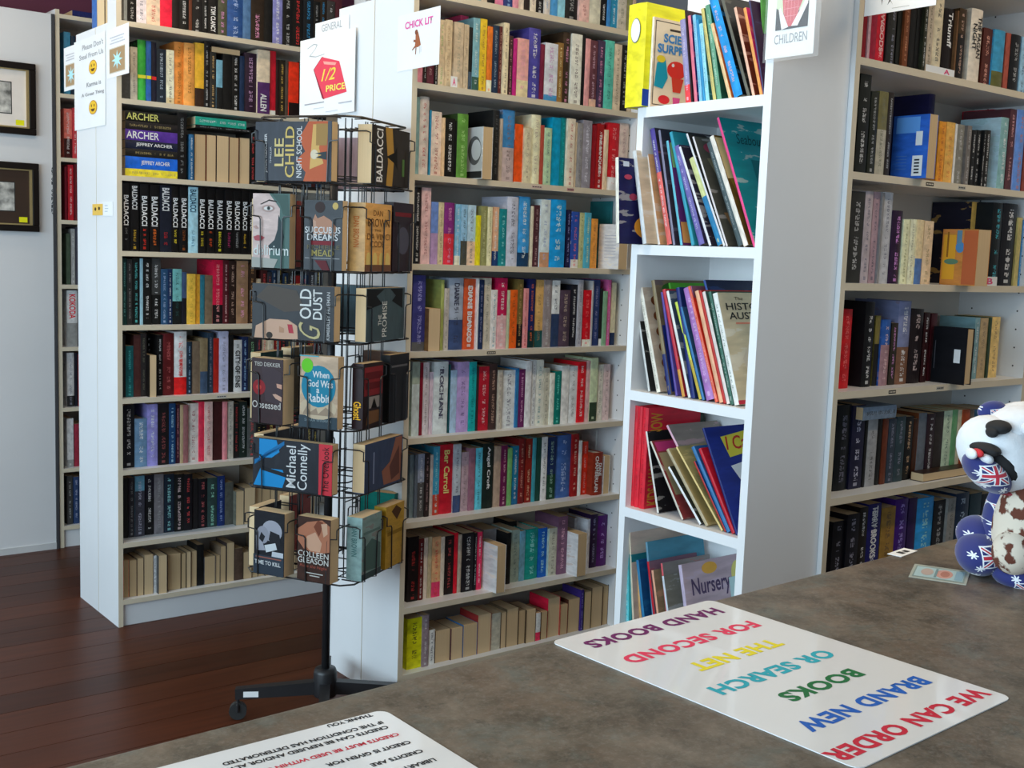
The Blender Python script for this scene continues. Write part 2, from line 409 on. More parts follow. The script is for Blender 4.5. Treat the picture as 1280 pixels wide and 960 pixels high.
# ------------------------------------------------------------------ bookcases facing -Y
ST = 0.018
PEG = pmat('peg_hole', (0.04, 0.04, 0.04), 0.8)
def bookcase(name, label, x0, x1, yf, depth, ztop, tops, kick=0.085, edge=True, pegs=True, thick=None):
    t = tag(empty(name, ((x0+x1)/2, yf+depth/2, 0)), label, 'bookcase')
    ox, oy = (x0+x1)/2, yf+depth/2
    L = lambda nm, a, b, c, d, e, f, m, p=t: box(nm, a-ox, b-ox, c-oy, d-oy, e, f, m, p)
    for a, b in ((x0, x0+ST), (x1-ST, x1)):
        s = L('side_panel', a, b, yf+0.001, yf+depth, 0, ztop, WHITE)
        if edge: L('edge_strip', a, b, yf, yf+0.001, 0, ztop, EDGE, s)
    L('back_panel', x0+ST, x1-ST, yf+depth-0.006, yf+depth, 0, ztop, BACKP)
    for z in tops:
        s = L('shelf', x0+ST, x1-ST, yf+0.001, yf+depth-0.006, z-ST, z, WHITE)
        if edge: L('edge_strip', x0+ST, x1-ST, yf, yf+0.001, z-ST, z, EDGE, s)
    L('kickboard', x0+ST, x1-ST, yf+0.012, yf+0.03, 0, tops[-1]-ST, WHITE)
    if pegs:
        bm = bmesh.new(); xx = x1-ST-0.0006-ox
        for yy in (yf+0.035, yf+depth-0.05):
            z = 0.14
            while z < ztop-0.04:
                c = [bm.verts.new((xx, yy-oy+0.0028*math.cos(k*math.pi/3), z+0.0028*math.sin(k*math.pi/3))) for k in range(6)]
                bm.faces.new(c); z += 0.054
        tag(from_bm('peg_holes', bm, PEG, t), kind='stuff')
    return t
ZS = [2.213, 1.943, 1.672, 1.402, 1.132, 0.862, 0.595, 0.320, 0.102]
CA = dict(x0=1.434, x1=2.46, yf=4.159, dep=0.2215, key='left-hand bookcase', kind='crime')
CB = dict(x0=1.900, x1=2.847, yf=2.955, dep=0.2215, key='middle chick-lit bookcase', kind='romance')
CD = dict(x0=2.362, x1=3.287, yf=1.725, dep=0.2300, key='right-hand bookcase', kind='fantasy')
CE = dict(x0=1.590, x1=2.60, yf=5.396, dep=0.25, key='far bookcase beside the pictures', kind='biography')
ZE = [2.426, 2.081, 1.799, 1.520, 1.227, 0.941, 0.660, 0.375, 0.102]
bookcase('bookcase', 'tall white left-hand bookcase with beige shelf edges of dark paperbacks', 1.434, 2.46, 4.159, 0.2215, 2.213, ZS)
bookcase('bookcase', 'white bookcase backing onto the left-hand bookcase, its side panel facing the window', 1.434, 2.46, 4.3835, 0.222, 2.213, ZS[1:], pegs=False)
bookcase('bookcase', 'tall white middle bookcase under the CHICK LIT sign', 1.900, 2.847, 2.955, 0.2215, 2.213, ZS)
bookcase('bookcase', 'white bookcase back to back behind the middle bookcase under the GENERAL sign', 1.900, 2.847, 3.1795, 0.222, 2.213, ZS[1:], pegs=False)
bookcase('bookcase', 'right-hand white bookcase behind the plush dog', 2.362, 3.287, 1.725, 0.23, 2.45, ZS)
bookcase('bookcase', 'narrow sliver of a far bookcase beside the framed pictures', 1.590, 2.60, 5.396, 0.25, 2.445, ZE)
# open riser box along the front of the left bookcase's top
rs = tag(empty('shelf_riser', (1.95, 4.21, 2.213)), 'white riser upright on top of the left-hand bookcase', 'shelf riser')
box('side_panel', -0.516, -0.498, -0.05, 0.04, 0, 0.36, WHITE, rs); box('edge_strip', -0.516, -0.498, -0.0512, -0.05, 0, 0.36, EDGE, rs)
box('top_board', -0.516, 0.51, -0.05, 0.04, 0.36, 0.378, WHITE, rs); box('side_panel', 0.492, 0.51, -0.05, 0.04, 0, 0.36, WHITE, rs)

# ------------------------------------------------------------------ children's bookcase facing -X
CX, CY0, CY1 = 2.080, 1.740, 2.1715
CT = [1.825, 1.479, 1.102, 0.7915, 0.43, 0.08]
kc = tag(empty('bookcase', (CX+0.14, 1.955, 0)), "narrow white children's bookcase with picture books and grey-shaded side", 'bookcase')
def KB(nm, a, b, c, d, e, f, m=CASEW, p=None): return box(nm, a-CX-0.14, b-CX-0.14, c-1.955, d-1.955, e, f, m, p or kc)
KB('side_panel', CX, 2.3605, CY0, CY0+0.0225, 0, 2.45)
KB('side_panel', CX, 2.3605, CY1-0.0225, CY1, 0, 1.825)
KB('back_panel', 2.354, 2.3605, CY0+0.0225, CY1-0.0225, 0, 1.80)
for z in CT: KB('shelf', CX, 2.354, CY0+0.0225, CY1-0.0225, z-0.0255, z)
KB('kickboard', CX+0.01, CX+0.026, CY0+0.0225, CY1-0.0225, 0, 0.0545)
KB('upper_back_panel', 2.345, 2.3605, CY0+0.0225, CY1+0.10, 1.8255, 2.30)

# ------------------------------------------------------------------ counter
def stone_material():
    m = bpy.data.materials.new('stone_laminate'); m.use_nodes = True; q = NB(m); n = q.n; l = q.l; b = n['Principled BSDF']
    b.inputs['Roughness'].default_value = 0.42; b.inputs['Specular IOR Level'].default_value = 0.3
    tc = n.new('ShaderNodeTexCoord')
    def noise(s, d, off, dist=0.0):
        mp = n.new('ShaderNodeMapping'); mp.inputs['Location'].default_value = off; l.new(tc.outputs['Object'], mp.inputs['Vector'])
        k = n.new('ShaderNodeTexNoise'); k.inputs['Scale'].default_value = s; k.inputs['Detail'].default_value = d; k.inputs['Roughness'].default_value = 0.74; k.inputs['Distortion'].default_value = dist
        l.new(mp.outputs['Vector'], k.inputs['Vector']); return k.outputs['Fac']
    def ramp(f, a, bb):
        k = n.new('ShaderNodeMapRange'); k.inputs['From Min'].default_value = a; k.inputs['From Max'].default_value = bb; l.new(f, k.inputs['Value']); return k.outputs['Result']
    c = q.mix(ramp(noise(13, 9, (0, 0, 0), 0.25), 0.38, 0.64), (0.068, 0.054, 0.039), (0.19, 0.152, 0.114))
    c = q.mix(q.math('MULTIPLY', ramp(noise(9, 7, (3, 1, 0), 0.4), 0.5, 0.68), 0.6), c, (0.16, 0.105, 0.07))
    c = q.mix(q.math('MULTIPLY', ramp(noise(17, 8, (7, 5, 0), 0.3), 0.52, 0.68), 0.55), c, (0.12, 0.15, 0.135))
    c = q.mix(q.math('MULTIPLY', ramp(noise(40, 7, (1, 9, 0), 0.8), 0.58, 0.68), 0.6), c, (0.035, 0.033, 0.03))
    c = q.mix(q.math('MULTIPLY', ramp(noise(170, 3, (1, 2, 0)), 0.48, 0.75), 0.3), c, (0.30, 0.28, 0.24))
    l.new(c, b.inputs['Base Color']); return m
STONE = stone_material()
CH = 0.98
ct = tag(empty('counter', (0.9, 0.7, 0)), 'shop counter with mottled grey stone-look laminate top', 'counter')
ang = math.atan2(1.067-1.011, 1.856-0.292)
ct.rotation_euler = (0, 0, ang)
EY = 0.3326
bm = bmesh.new(); bm_box(bm, -2.2, 2.35, -0.46, EY, CH-0.035, CH)
es = [e for e in bm.edges if all(abs(v.co.y-EY) < 1e-5 for v in e.verts) and abs(e.verts[0].co.z-e.verts[1].co.z) < 1e-5]
bmesh.ops.bevel(bm, geom=es, offset=0.010, segments=4, affect='EDGES', profile=0.5)
from_bm('worktop', bm, STONE, ct)
box('front_panel', -2.15, 2.3, EY-0.06, EY-0.042, 0.08, CH-0.036, pmat('counter_panel', (0.22, 0.2, 0.19), 0.5), ct)
box('end_panel', -2.15, -2.132, -0.42, EY-0.06, 0.0, CH-0.036, MATS['counter_panel'], ct)
box('end_panel', 2.282, 2.3, -0.42, EY-0.06, 0.0, CH-0.036, MATS['counter_panel'], ct)
box('plinth', -2.1, 2.25, -0.35, EY-0.09, 0.0, 0.08, pmat('plinth_black', (0.03, 0.03, 0.03), 0.6), ct)
# ------------------------------------------------------------------ rows of books on the -Y facing bookcases
SHELFW = ['top', 'second', 'third', 'fourth', 'fifth', 'sixth', 'seventh', 'eighth', 'bottom']
def row(case, idx, zoom, spec, rec=0.025, gain=1.5, fill=None, zs=ZS, shelfword=None, rnd=None):
    gain *= 0.92 if idx < 4 else 0.84
    ox, oy, sc = zoom; yf = case['yf']; z0 = zs[idx]; gap = (zs[idx-1]-ST-zs[idx]) if idx else 0.30
    xi0, xi1 = case['x0']+ST+0.001, case['x1']-ST-0.001
    items = []
    for ent in spec.replace('\n', ' ').split(';'):
        tk = ent.split()
        if not tk: continue
        b = dict(c2=None, ct=None, c4=None, split=0.0, hard=False, fore=False, rec=rec+random.uniform(-0.004, 0.006), layer=0, T=None, flat=None)
        px0, px1 = float(tk[0])/sc+ox, float(tk[1])/sc+ox
        b['c1'] = tk[3]
        for t in tk[4:]:
            if t[0] == '/':
                a = t[1:].split('@'); b['c2'] = a[0]; b['split'] = float(a[1]) if len(a) > 1 else 0.3
            elif t[0] == '#': b['ct'] = t[1:]
            elif t[0] == '~': b['c4'] = t[1:]
            elif t[0] == '=': b['band'] = t[1:].split('@')
            elif t == 'h': b['hard'] = True
            elif t == 'f': b['fore'] = True
            elif t[0] == 'p': b['rec'] = rec-float(t[1:])
            elif t[0] == 'b': b['rec'] = float(t[1:]); b['layer'] = 1
            elif t[:2] == 'T:': b.setdefault('TT', []).append(t[2:].split('|'))
        yp = yf+b['rec']
        if tk[2] == '-':
            hh = random.uniform(0.185, 0.225); py = on(px0, 0, 1, yp); ym = 12.0
        else:
            pyt = float(tk[2])/sc+oy
            zt = on((px0+px1)/2, pyt, 1, yp).z; hh = zt-z0
            # image y of mid height
            ym = None
        hh = max(0.10, min(hh, gap-0.006))
        if ym is None:
            p = Vector((on((px0+px1)/2, 400, 1, yp).x, yp, z0+hh/2))-CAM_P
            ym = 480-FPX*p.dot(_u)/p.dot(_f)
        b['x0'] = on(px0, ym, 1, yp).x; b['x1'] = on(px1, ym, 1, yp).x; b['h'] = hh
        items.append(b)
    if fill:
        # same kind of books carry on where the photograph shows only glimpses
        x = max(b['x1'] for b in items if b['layer'] == 0)+0.001; rg = random.Random(idx*31+int(case['x0']*100))
        while x < min(fill, xi1)-0.03:
            t = rg.uniform(0.018, 0.038); pal = (rnd or '222 1a1a1a 2a2a30 3a1a1a 4a4a48 1a2a40 8a2020 b8a890').split()
            fo = rnd == 'F'
            items.append(dict(c1=rg.choice(pal) if not fo else '6a5a48', c2=None, ct=rg.choice(['ddd', 'c8b060', 'c44']), c4=None, split=0, hard=False, fore=fo, rec=rec+rg.uniform(-.004, .008), layer=0, x0=x, x1=min(x+t, xi1), h=rg.uniform(0.175, min(0.235, gap-0.01))))
            x += t+0.0005
    for lay in (0, 1):
        prev = xi0
        for b in sorted([b for b in items if b['layer'] == lay], key=lambda b: b['x0']):
            b['x0'] = max(b['x0'], prev); b['x1'] = max(min(b['x1'], xi1), b['x0']+0.006); prev = b['x1']+0.0003
    items = [b for b in items if b['x1'] <= xi1+0.001 and b['x1']-b['x0'] > 0.004]
    items.sort(key=lambda b: (b['x0']+b['x1'])/2)
    sw = shelfword or SHELFW[idx]
    for i, b in enumerate(items):
        t = b['x1']-b['x0']; h = b['h']; d = min(0.155, max(0.105, h*0.64))
        if b['layer'] == 1: d = min(d, case['dep']-0.01-b['rec'])
        d = min(d, case['dep']-0.008-b['rec'])
        if b['fore'] and b['layer'] == 0 and b['rec'] < rec-0.02: d = min(d, 0.112)
        nm = 'hardback_book' if b['hard'] else case['kind']+'_paperback'
        o = make_book(nm, t, h, d, b['c1'], b['c2'], b['ct'], b['c4'], b['split'], b['hard'], b['fore'], gain)
        o.location = (b['x0'], yf+b['rec'], z0); b['o'] = o; b['t'] = t; b['d'] = d
        kind = 'hardback' if b['hard'] else 'paperback'
        size = 'slim' if t < 0.018 else 'thick' if t > 0.038 else ''
        if b['fore']: lab = '%s %s turned pages outward, %s from left, %s shelf, %s' % (size, kind, ordw(i), sw, case['key'])
        else: lab = '%s %s %s, %s from left, %s shelf, %s' % (size, cname(b['c1']), kind, ordw(i), sw, case['key'])
        tag(o, ' '.join(lab.split()), 'book', 'books on the '+case['key'])
        if b.get('band'):
            bc, bv = b['band'][0], float(b['band'][1])
            poly('spine_band', [(0.0005, h*(bv-.025)), (t-0.0005, h*(bv-.025)), (t-0.0005, h*(bv+.03)), (0.0005, h*(bv+.03))], ink(bc), o, (Vector((0, 0, 0)), Vector((1, 0, 0)), Vector((0, 0, 1))), 0.0006)
        for T in b.get('TT', []):
            s, col, v0, v1 = T[0].replace('_', ' '), T[1], float(T[2]), float(T[3])
            w = float(T[4]) if len(T) > 4 else 0.6; uu = float(T[5]) if len(T) > 5 else 0.5
            spine_text(o, s, col, t, h, v0, v1, w, u=uu)
    return items
def flat_book(case, idx, x0, x1, zb, th, yrec, d, c1, ct=None, label='', rev=False, gain=1.5, T=None, hard=False):
    """a book lying on its side, spine (or fore-edge) to the front; x along its height"""
    o = make_book(case['kind']+'_paperback', th, x1-x0, d, c1, None, ct, None, 0, hard, rev, gain, text=(0.08, 0.92))
    o.matrix_world = Matrix.Translation((x1, case['yf']+yrec, zb)) @ Matrix(((0, 0, -1, 0), (0, 1, 0, 0), (1, 0, 0, 0), (0, 0, 0, 1)))
    tag(o, label, 'book', 'books on the '+case['key'])
    for (s, col, v0, v1, w) in (T or []):
        # local z runs to -X: reading left to right runs from high z to low z
        letters(s, ink(col), o, (Vector((th/2, 0, 0)), Vector((0, 0, -1)), Vector((1, 0, 0))), (-(x1-x0)*v1, -th*w/2, -(x1-x0)*v0, th*w/2), 0.012, 0, 0.0006, 'spine_lettering')
    return o

# ---- left-hand bookcase
Z1 = (140, 0, 4.0); Z3 = (0, 200, 4.0); Z4 = (60, 400, 4.8); Z5 = (60, 580, 4.363)
row(CA, 0, Z1, """60 76 - 8a9090; 78 122 - 161414 #aaa; 123 172 - d0c8d0 #667; 172 240 - d8b8a0 #a33; 240 300 - d0203a; 300 338 - 1a1616; 338 384 - 161616 #eee; 384 400 - 5a3020;
400 452 - 1c1a1a #aaa; 452 482 - 141414 #eee; 482 530 - 181616 T:TOM_CLANCY|e8e8e4|.1|.6|.5; 530 576 - 4a4a3a #c8b; 578 656 - 2a4a80 #9ac h; 656 694 - 4a6a90; 694 760 - 2a2018 #c8a; 760 804 - 161616; 805 853 - 7a7ab0 #dde; 854 904 - 161616 #aaa;
904 956 - 161414 #c33; 957 1008 - 14181c #38b; 1009 1040 - 161616 #999; 1041 1075 - 2a2018 #38b; 1076 1115 - 3a3634 #eee; 1116 1150 - 4a2028; 1151 1190 - 161414; 1191 1230 - d8c8b0""", gain=1.5, rec=0.055)
row(CA, 1, Z1, """50 90 340 3a3a38; 92 127 235 a8a090 #555; 129 170 200 3aa040 ~1a2a1a h =d0c838@.4; 171 196 205 2a5aa0 =c8c030@.4; 197 222 210 1a1a2a =c02828@.4; 223 271 245 1a2430 #9ab; 272 311 250 d8d0b8 #333 /c8b890@.12; 312 358 210 c8803a #7a4a1a h;
359 414 215 d0904a #7a4a1a h; 415 460 215 e0a030 /302018@.3; 461 489 206 1a1818 #aaa; 490 521 260 2a2a28 #b96; 522 553 300 6a9ab0 /1a1a1a@.45; 554 599 270 161616; 600 638 270 161616 #ddd; 640 662 280 1a2a44; 663 724 265 2a1a2a #a8a h;
725 789 250 c8b8a0 /4a2a5a@.5 T:ALLEN|e8e0e8|.05|.32|.5; 790 819 255 b01a2a /d8d0c8@.08; 820 834 300 2a1a1a; 835 866 300 2a241c #ca5; 867 882 310 4a4038; 884 934 310 d03018 /1a1212@.27; 935 965 310 161616 #a33""", gain=1.5, fill=2.3)
# lying stack on the third shelf
def xa(px, py, y=CA['yf']+0.03): return on(px, py, 1, y)
stk = [(560, 610, '14120f', 'yellow-lettered black', [('ARCHER', 'd8c068', .36, .98, .7)]), (610, 650, '1c1818', 'plain black', []), (650, 703, '4a2a80', 'purple', [('ARCHER', 'e8e0f0', .36, .98, .7)]),
       (703, 745, '181c30', 'white-lettered navy', [('JEFFREY ARCHER', 'e8e8e8', .1, .8, .5)]), (745, 783, '1c1a18', 'gold-lettered black', []), (783, 843, '1a58b8', 'bright blue', [('JEFFREY ARCHER', 'f0f0f0', .15, .7, .42)]), (843, 882, 'e0b830', 'yellow', [])]
zb = ZS[2]
for y0, y1, c, wd, T in stk[::-1]:
    th = (xa(200, y1/4).z-xa(200, y0/4).z)*-1
    a = xa(140+56/4, (y0+y1)/8).x; bx = xa(140+322/4, (y0+y1)/8).x
    flat_book(CA, 2, a+0.004, bx, zb, th-0.0004, 0.02, 0.12, c, '8a7a50' if not T else None, '%s paperback lying in the stack, third shelf, left-hand bookcase' % wd, T=T); zb += th
row(CA, 2, Z1, """326 374 565 161414 #777; 386 410 672 2a5a80 #cde; 412 468 672 5a3a20 f; 469 520 676 4a2018 f; 522 584 680 2a2a2a f; 585 634 688 5a2018 f; 636 688 690 3a2a20 f""", gain=1.5, fill=2.3)
zt = ZS[2]+0.182
fa = xa(140+412/4, 670/4).x; fb = xa(140+690/4, 670/4).x
flat_book(CA, 2, fa, fb, zt+0.013, 0.012, 0.02, 0.12, '1a1a1a', '888', 'slim black paperback lying across upright books, third shelf, left-hand bookcase')
flat_book(CA, 2, fa, fb-0.02, zt+0.0255, 0.03, 0.02, 0.12, '2a9a80', 'e0f0e8', 'green paperback lying flat on top of others, third shelf, left-hand bookcase')
flat_book(CA, 1, xa(265, 60).x, xa(300, 60).x, ZS[1]+0.2085, 0.022, 0.03, 0.11, '5a4a3a', None, 'cream-paged paperback lying flat on upright books, second shelf, left-hand bookcase', rev=True)
sp = [(612, 650), (652, 695), (700, 745), (748, 798), (800, 858), (858, 896), (897, 940), (941, 990), (992, 1030), (1033, 1075), (1078, 1121), (1123, 1166), (1167, 1206), (1208, 1242), (1244, 1284), (1286, 1326), (1328, 1368)]
tc_ = ['777', 'c8a030', 'd03020', 'c86020', 'a02020', 'd8c030', '8a4a20', '2a6a90', 'd8c030', 'c84a20', 'd8d030', 'a03060', '888', 'c8a030', '888', 'c33', '888']
s = ''
for i, (a, b) in enumerate(sp):
    c = '181c28' if i == 4 else '9ac4d4' if i == 7 else '121112'
    dn = '1a3a50' if i == 7 else 'f0f0f0'; yt = 112+(a-612)*0.05
    lo, hi = (.62, .96) if i in (1, 4, 7) else (.38, .82)
    s += '%d %d %d %s T:BALDACCI|%s|%g|%g|.62 #%s;' % (a, b, yt, c, dn, lo, hi, tc_[i])
it = row(CA, 3, Z3, s, gain=1.4, fill=2.3)
for o in COL.objects:
    if o.get('group') == 'books on the left-hand bookcase' and abs(o.location.z-ZS[3]) < 1e-4 and o.get('par'): o['par'] = (0.0, 0.10, 0.34)
row(CA, 4, Z3, """612 634 490 1a3a3a #6aa; 635 662 495 2c2c2c #888; 663 699 490 141818 #5bb; 700 715 492 8ab0c0; 716 757 492 161616 #ddd; 758 804 490 3a3a3a /161616@.45 #ddd; 806 839 545 2a4a6a #9ac; 840 862 545 1a2a4a #ccc; 863 909 545 6aa8a8 /141818@.42 #244;
910 934 560 3a4a6a /181820@.5; 935 978 570 d8a840 #a83; 979 1000 572 d89830; 1001 1023 575 2a6a7a; 1024 1063 577 6a5a48; 1064 1114 500 b8183a /1a1416@.3 #d88; 1115 1144 500 4a1a20 #daa; 1145 1182 505 2a1c18 #b98; 1184 1240 505 8a6a50 #c8a; 1242 1280 520 3a2a20 #b85""", gain=1.6, rec=0.03, fill=2.3)
row(CA, 5, Z4, """450 466 90 1a1a1a; 467 513 155 1a5a60 #4aa; 515 556 90 4a2a28; 557 592 80 2a2626 #665; 600 652 212 181412 f p.03; 655 689 90 161414 #ccc; 690 757 80 5a1a1c #a55 h; 758 833 70 d0d0d4 /d02020@.28 #c33 T:JOHN_BIRMINGHAM|c83028|.3|.7|.35 h; 835 863 130 1c2a38 #8ac; 864 911 130 6a5a4a; 912 958 110 7a6a50 /3a4a60@.4; 959 992 75 2a3a4a #889;
993 1026 110 9a2018; 1028 1082 68 a8a8c0 #667; 1084 1113 90 161616; 1114 1163 120 b8b8b8 #222 T:CITY_OF_SINS|222222|.08|.8|.6; 1165 1200 100 1a2444 #8ac; 1202 1250 100 2a2a2a #8b8; 580 640 85 161414 b.115 #ccc""", gain=1.7, rec=0.045, fill=2.3)
row(CA, 6, Z4, """450 519 510 1a1a20 #ccc; 521 596 592 6a8aa8 #cde h; 597 658 505 8a84c0 #dde; 660 726 500 1a1618 #844; 727 766 500 1a3a60 #9bd; 767 792 505 3a1a2a #c88; 794 812 510 a89070; 813 842 510 8a5a5a; 843 903 500 d0c0b8 #955; 905 938 490 e03048; 940 988 490 e8a8a0 #a44; 989 1046 490 3a1a1a;
1047 1076 490 c87a80; 1077 1113 488 b0a89c #555; 1114 1148 500 1c1a1a #a33; 1150 1195 490 1a2420 #bbb""", gain=1.75, rec=0.045, fill=2.3)
row(CA, 7, Z5, """410 438 75 161616; 440 473 75 2a2a30 #888; 475 527 65 5a8aa0 /3a3a44@.75 #aab; 529 578 60 181620 /141416@.6 #ccc; 580 631 55 6a666a #888; 633 688 55 1a2430 #8cd; 690 741 55 161616 #caa; 742 788 55 161418 #d44; 790 818 80 1c1a1c; 820 869 80 161418 #a55; 871 922 75 2a3a38 #8ca;
924 964 65 1a2a5a #89d; 966 1010 100 4a4a44; 1014 1068 150 5a5a50 f p.02; 1070 1130 130 4a4038 f p.02""", gain=1.9, rec=0.075, fill=2.3, rnd='F')
row(CA, 8, Z5, """412 441 525 c07050 f; 443 484 525 6a5040 f; 486 522 515 5a4a38 f; 524 574 495 7a6a58 f; 576 592 500 d8d8d4 #444; 594 650 500 3a3a3a f p.02; 652 724 490 5a4030 f; 726 752 488 3a3a2a f; 754 780 480 5a4a3a f; 781 812 475 4a3a2a f; 814 850 440 161616; 852 912 505 4a4a50 f; 914 938 500 5a4a3a f; 940 970 450 6a5a4a f; 974 1016 430 3a3030 f; 1018 1062 460 4a3a30; 1065 1112 480 5a4a3a f; 1113 1145 480 4a3a30 f""", gain=1.9, rec=0.03, fill=2.3, rnd='F')

# ---- middle bookcase
B1 = (500, 0, 4.2667); B2 = (500, 100, 4.2667); B3 = (500, 220, 4.2667); B4 = (500, 330, 4.2667); B5 = (500, 430, 4.2667); B6 = (500, 530, 4.2667); B7 = (490, 630, 4.129)
row(CB, 0, B1, """100 145 - c8a890 #a55; 147 190 - 3a5a80 #cde; 192 240 - d8b8b8 #a55; 242 290 - 2a2a30 #ccc; 292 335 - b8a890; 337 384 - a03a4a #eee; 386 430 - 8aaaa8; 432 464 - c8b8a0; 466 505 - 1c1a1a #aaa; 506 550 - e080a0; 551 600 - 2a3a70 #8ac; 601 632 - e090a0; 633 660 - d8c8b8; 661 692 - 2a2020; 693 725 - d8ccb8 #866; 726 765 - 1a1818 #ccc; 766 800 - c8c0b8 #48b; 801 840 - 4a90c8; 841 880 - 8ac4d8; 881 950 - 1a1a1c #999 h; 951 1010 - e0b0a8 #a66; 1011 1070 - c8c4b0; 1071 1104 - 161616 #ddd; 1106 1125 - 3a80c0; 1126 1160 - 2a88b0 #cee; 1161 1210 - c0b8a8 #776; 1211 1240 - 8a8a60; 1242 1280 - c0a890""", gain=1.35)
row(CB, 1, B1, """84 124 130 f88a9a; 126 144 130 2a2020 #eee; 146 184 135 5a2a35 #a88; 186 204 135 1a1616 #ccc; 206 240 105 c9b79a #8a6; 241 277 105 d0bfa0 #a86; 288 338 118 c8b8a0 #998; 340 366 130 c4b49a #987; 367 385 145 222 /456@.3; 387 424 95 7aabba /3a5a50@.2 #cde; 426 462 100 e0b830 #854; 464 492 140 f8742a /e8dcc0@.2; 494 526 135 24344a #9ab; 527 543 140 5a2a2a #ca9; 545 579 120 dccbaa #433; 580 601 190 432e2e #c99; 602 623 205 b82a78; 624 685 205 e8a09a /e8c8a0@.3 #d9a; 686 749 150 4a4698 #dde h; 750 769 235 72243a; 771 840 230 cdd0dc #b8b /4a90c0@.12; 841 869 228 8a6838 #dc9; 870 908 170 3a2c20 #c8a h; 909 968 180 e4dccd #655; 969 985 180 1a1a1a; 986 1012 205 e09a9a; 1013 1050 215 633a42 /e8b098@.13 #cab; 1052 1090 215 43354e #c8a; 1091 1139 215 5abba8 #2a6a60; 1140 1179 235 cbb9a0 #765; 1181 1214 240 1c1a1a #aaa; 1216 1250 220 b8a890; 
318 360 55 e84a78 b.12""", gain=1.35)
r_b2 = row(CB, 2, B2, """78 104 90 7a9a9a; 105 155 88 c9bdb4 #a33 h; 157 164 160 38a; 165 220 168 d8c4b4 #933 /d0b8a8@.3; 221 239 200 e8b890; 240 292 205 1a1816 #ddd; 293 302 220 161616; 303 364 180 5a8a3a ~354a2a #9b7 h; 440 493 250 ddd f p.05 ~c8c8c8; 496 530 160 222 #555 h; 531 546 205 b8a898; 548 611 160 3f7fb5 /b9a8a8@.48 #766 h; 612 654 235 f4501a /e8e0d0@.02; 656 700 255 c8bfa0 #987; 701 750 185 e2d6b5 ~d8ccaa #a98 h; 751 766 240 a4483a; 767 807 255 a8c4a0 #577; 809 854 200 0a8fb8 ~0a8fb8; 856 884 200 0a7a80 #2aa h; 886 932 205 d9cdb9 #a44; 933 942 225 c8b8a0; 943 972 230 8a8888 #667; 973 1020 215 8a8690 #ccd; 1022 1046 240 8a1520; 1047 1084 235 9a1a1c #eee T:THE_BANQUET|f0e8e0|.25|.85|.45; 1086 1108 265 d8c0a0; 1109 1168 228 c4202a /e8e0e0@.2 #e88 h; 1170 1214 230 c9b5aa #a88""", gain=1.35)
r_b3 = row(CB, 3, B3, """76 112 60 1a1818 #eee h; 114 163 62 e0b0ae #955; 165 203 138 6a86c4 /a88ab0@.5; 204 233 140 c4b590 #875; 234 291 142 7a2a72 /d03040@.5 #c8a h; 293 323 150 7ab0cc /e8d8c0@.15 #fff; 324 359 152 8ab4d0 /4a4a40@.4 #345; 360 403 155 a8c4dc /e0b8a0@.4 #667; 404 430 210 e0c820; 432 465 160 8a8a5a #bb8; 467 491 165 d8d0a8 #885; 493 526 165 e8a888 /203a6a@.25 #fff; 528 568 175 1a7a80 #8cc; 570 631 110 b8bccc #556 h; 633 693 110 3a90cc /1a3a5a@.2 #cde h; 695 710 160 d0c8b0; 712 743 155 4a2a30 #a88; 745 799 125 c8d4e0 /b98a6a@.22 #89b; 801 884 125 1a90d0 #bde h; 886 911 180 1a1a3a #99c; 913 954 190 2a4a9a /d8d0c8@.15 #d66; 956 981 195 b0b080 #564; 983 1017 195 4a9ab0 #cc8; 1019 1052 228 d08a3a #a63; 1168 1215 258 d8c8a8 f p.07 ~e0e4ec; 1120 1160 135 2a7a80 b.10 h""", gain=1.4)
row(CB, 4, B4, """70 137 60 3a3a7a /5a5a5a@.12 #99c h; 146 215 238 7a5a38 f p.02; 217 233 85 a0aa60; 235 260 130 b8b0a8 #776; 262 338 75 9aa4b4 /3a4a70@.42 #334 h T:DIANNE|334|.62|.93|.35; 340 403 80 c4502a #eee h T:DIANE_BLANCO|e8e0d0|.1|.9|.4; 405 419 78 e0e0dc; 420 446 85 1a2a4a #88a; 447 484 75 b8b0a0 #665; 486 517 138 d8d0cc #3a8a9a; 519 569 75 b01a4a /e0a8a8@.47 #fcc; 570 585 140 b0b898; 587 624 138 e85a1a #742; 625 655 82 6a5a30 /1a1818@.35 #b96; 657 684 130 d0888a #a33; 686 719 80 1a2050 /102a2a@.25 #d63; 721 763 85 c8a060 /1a4a4a@.25 #864; 765 806 85 8a8080 #aaa; 808 850 88 d0d4d8 /2a3a5a@.5 #345; 851 909 140 4a3a48 #a98 h; 911 943 110 1a1a22 #fff; 944 974 85 a0a0a8 #667; 976 1018 140 c41220 /e8d8c8@.12 #e66; 1020 1028 90 aaa; 1030 1063 85 2a3a6a #88a; 1065 1079 130 1a1a1a /e8e8e0@.12; 1081 1104 145 7aa080; 1106 1122 85 c45a90 #eac; 1124 1150 100 c8c0a0 /1a2a4a@.2; 150 208 65 8a9a9a b.13""", gain=1.55, rec=0.03)
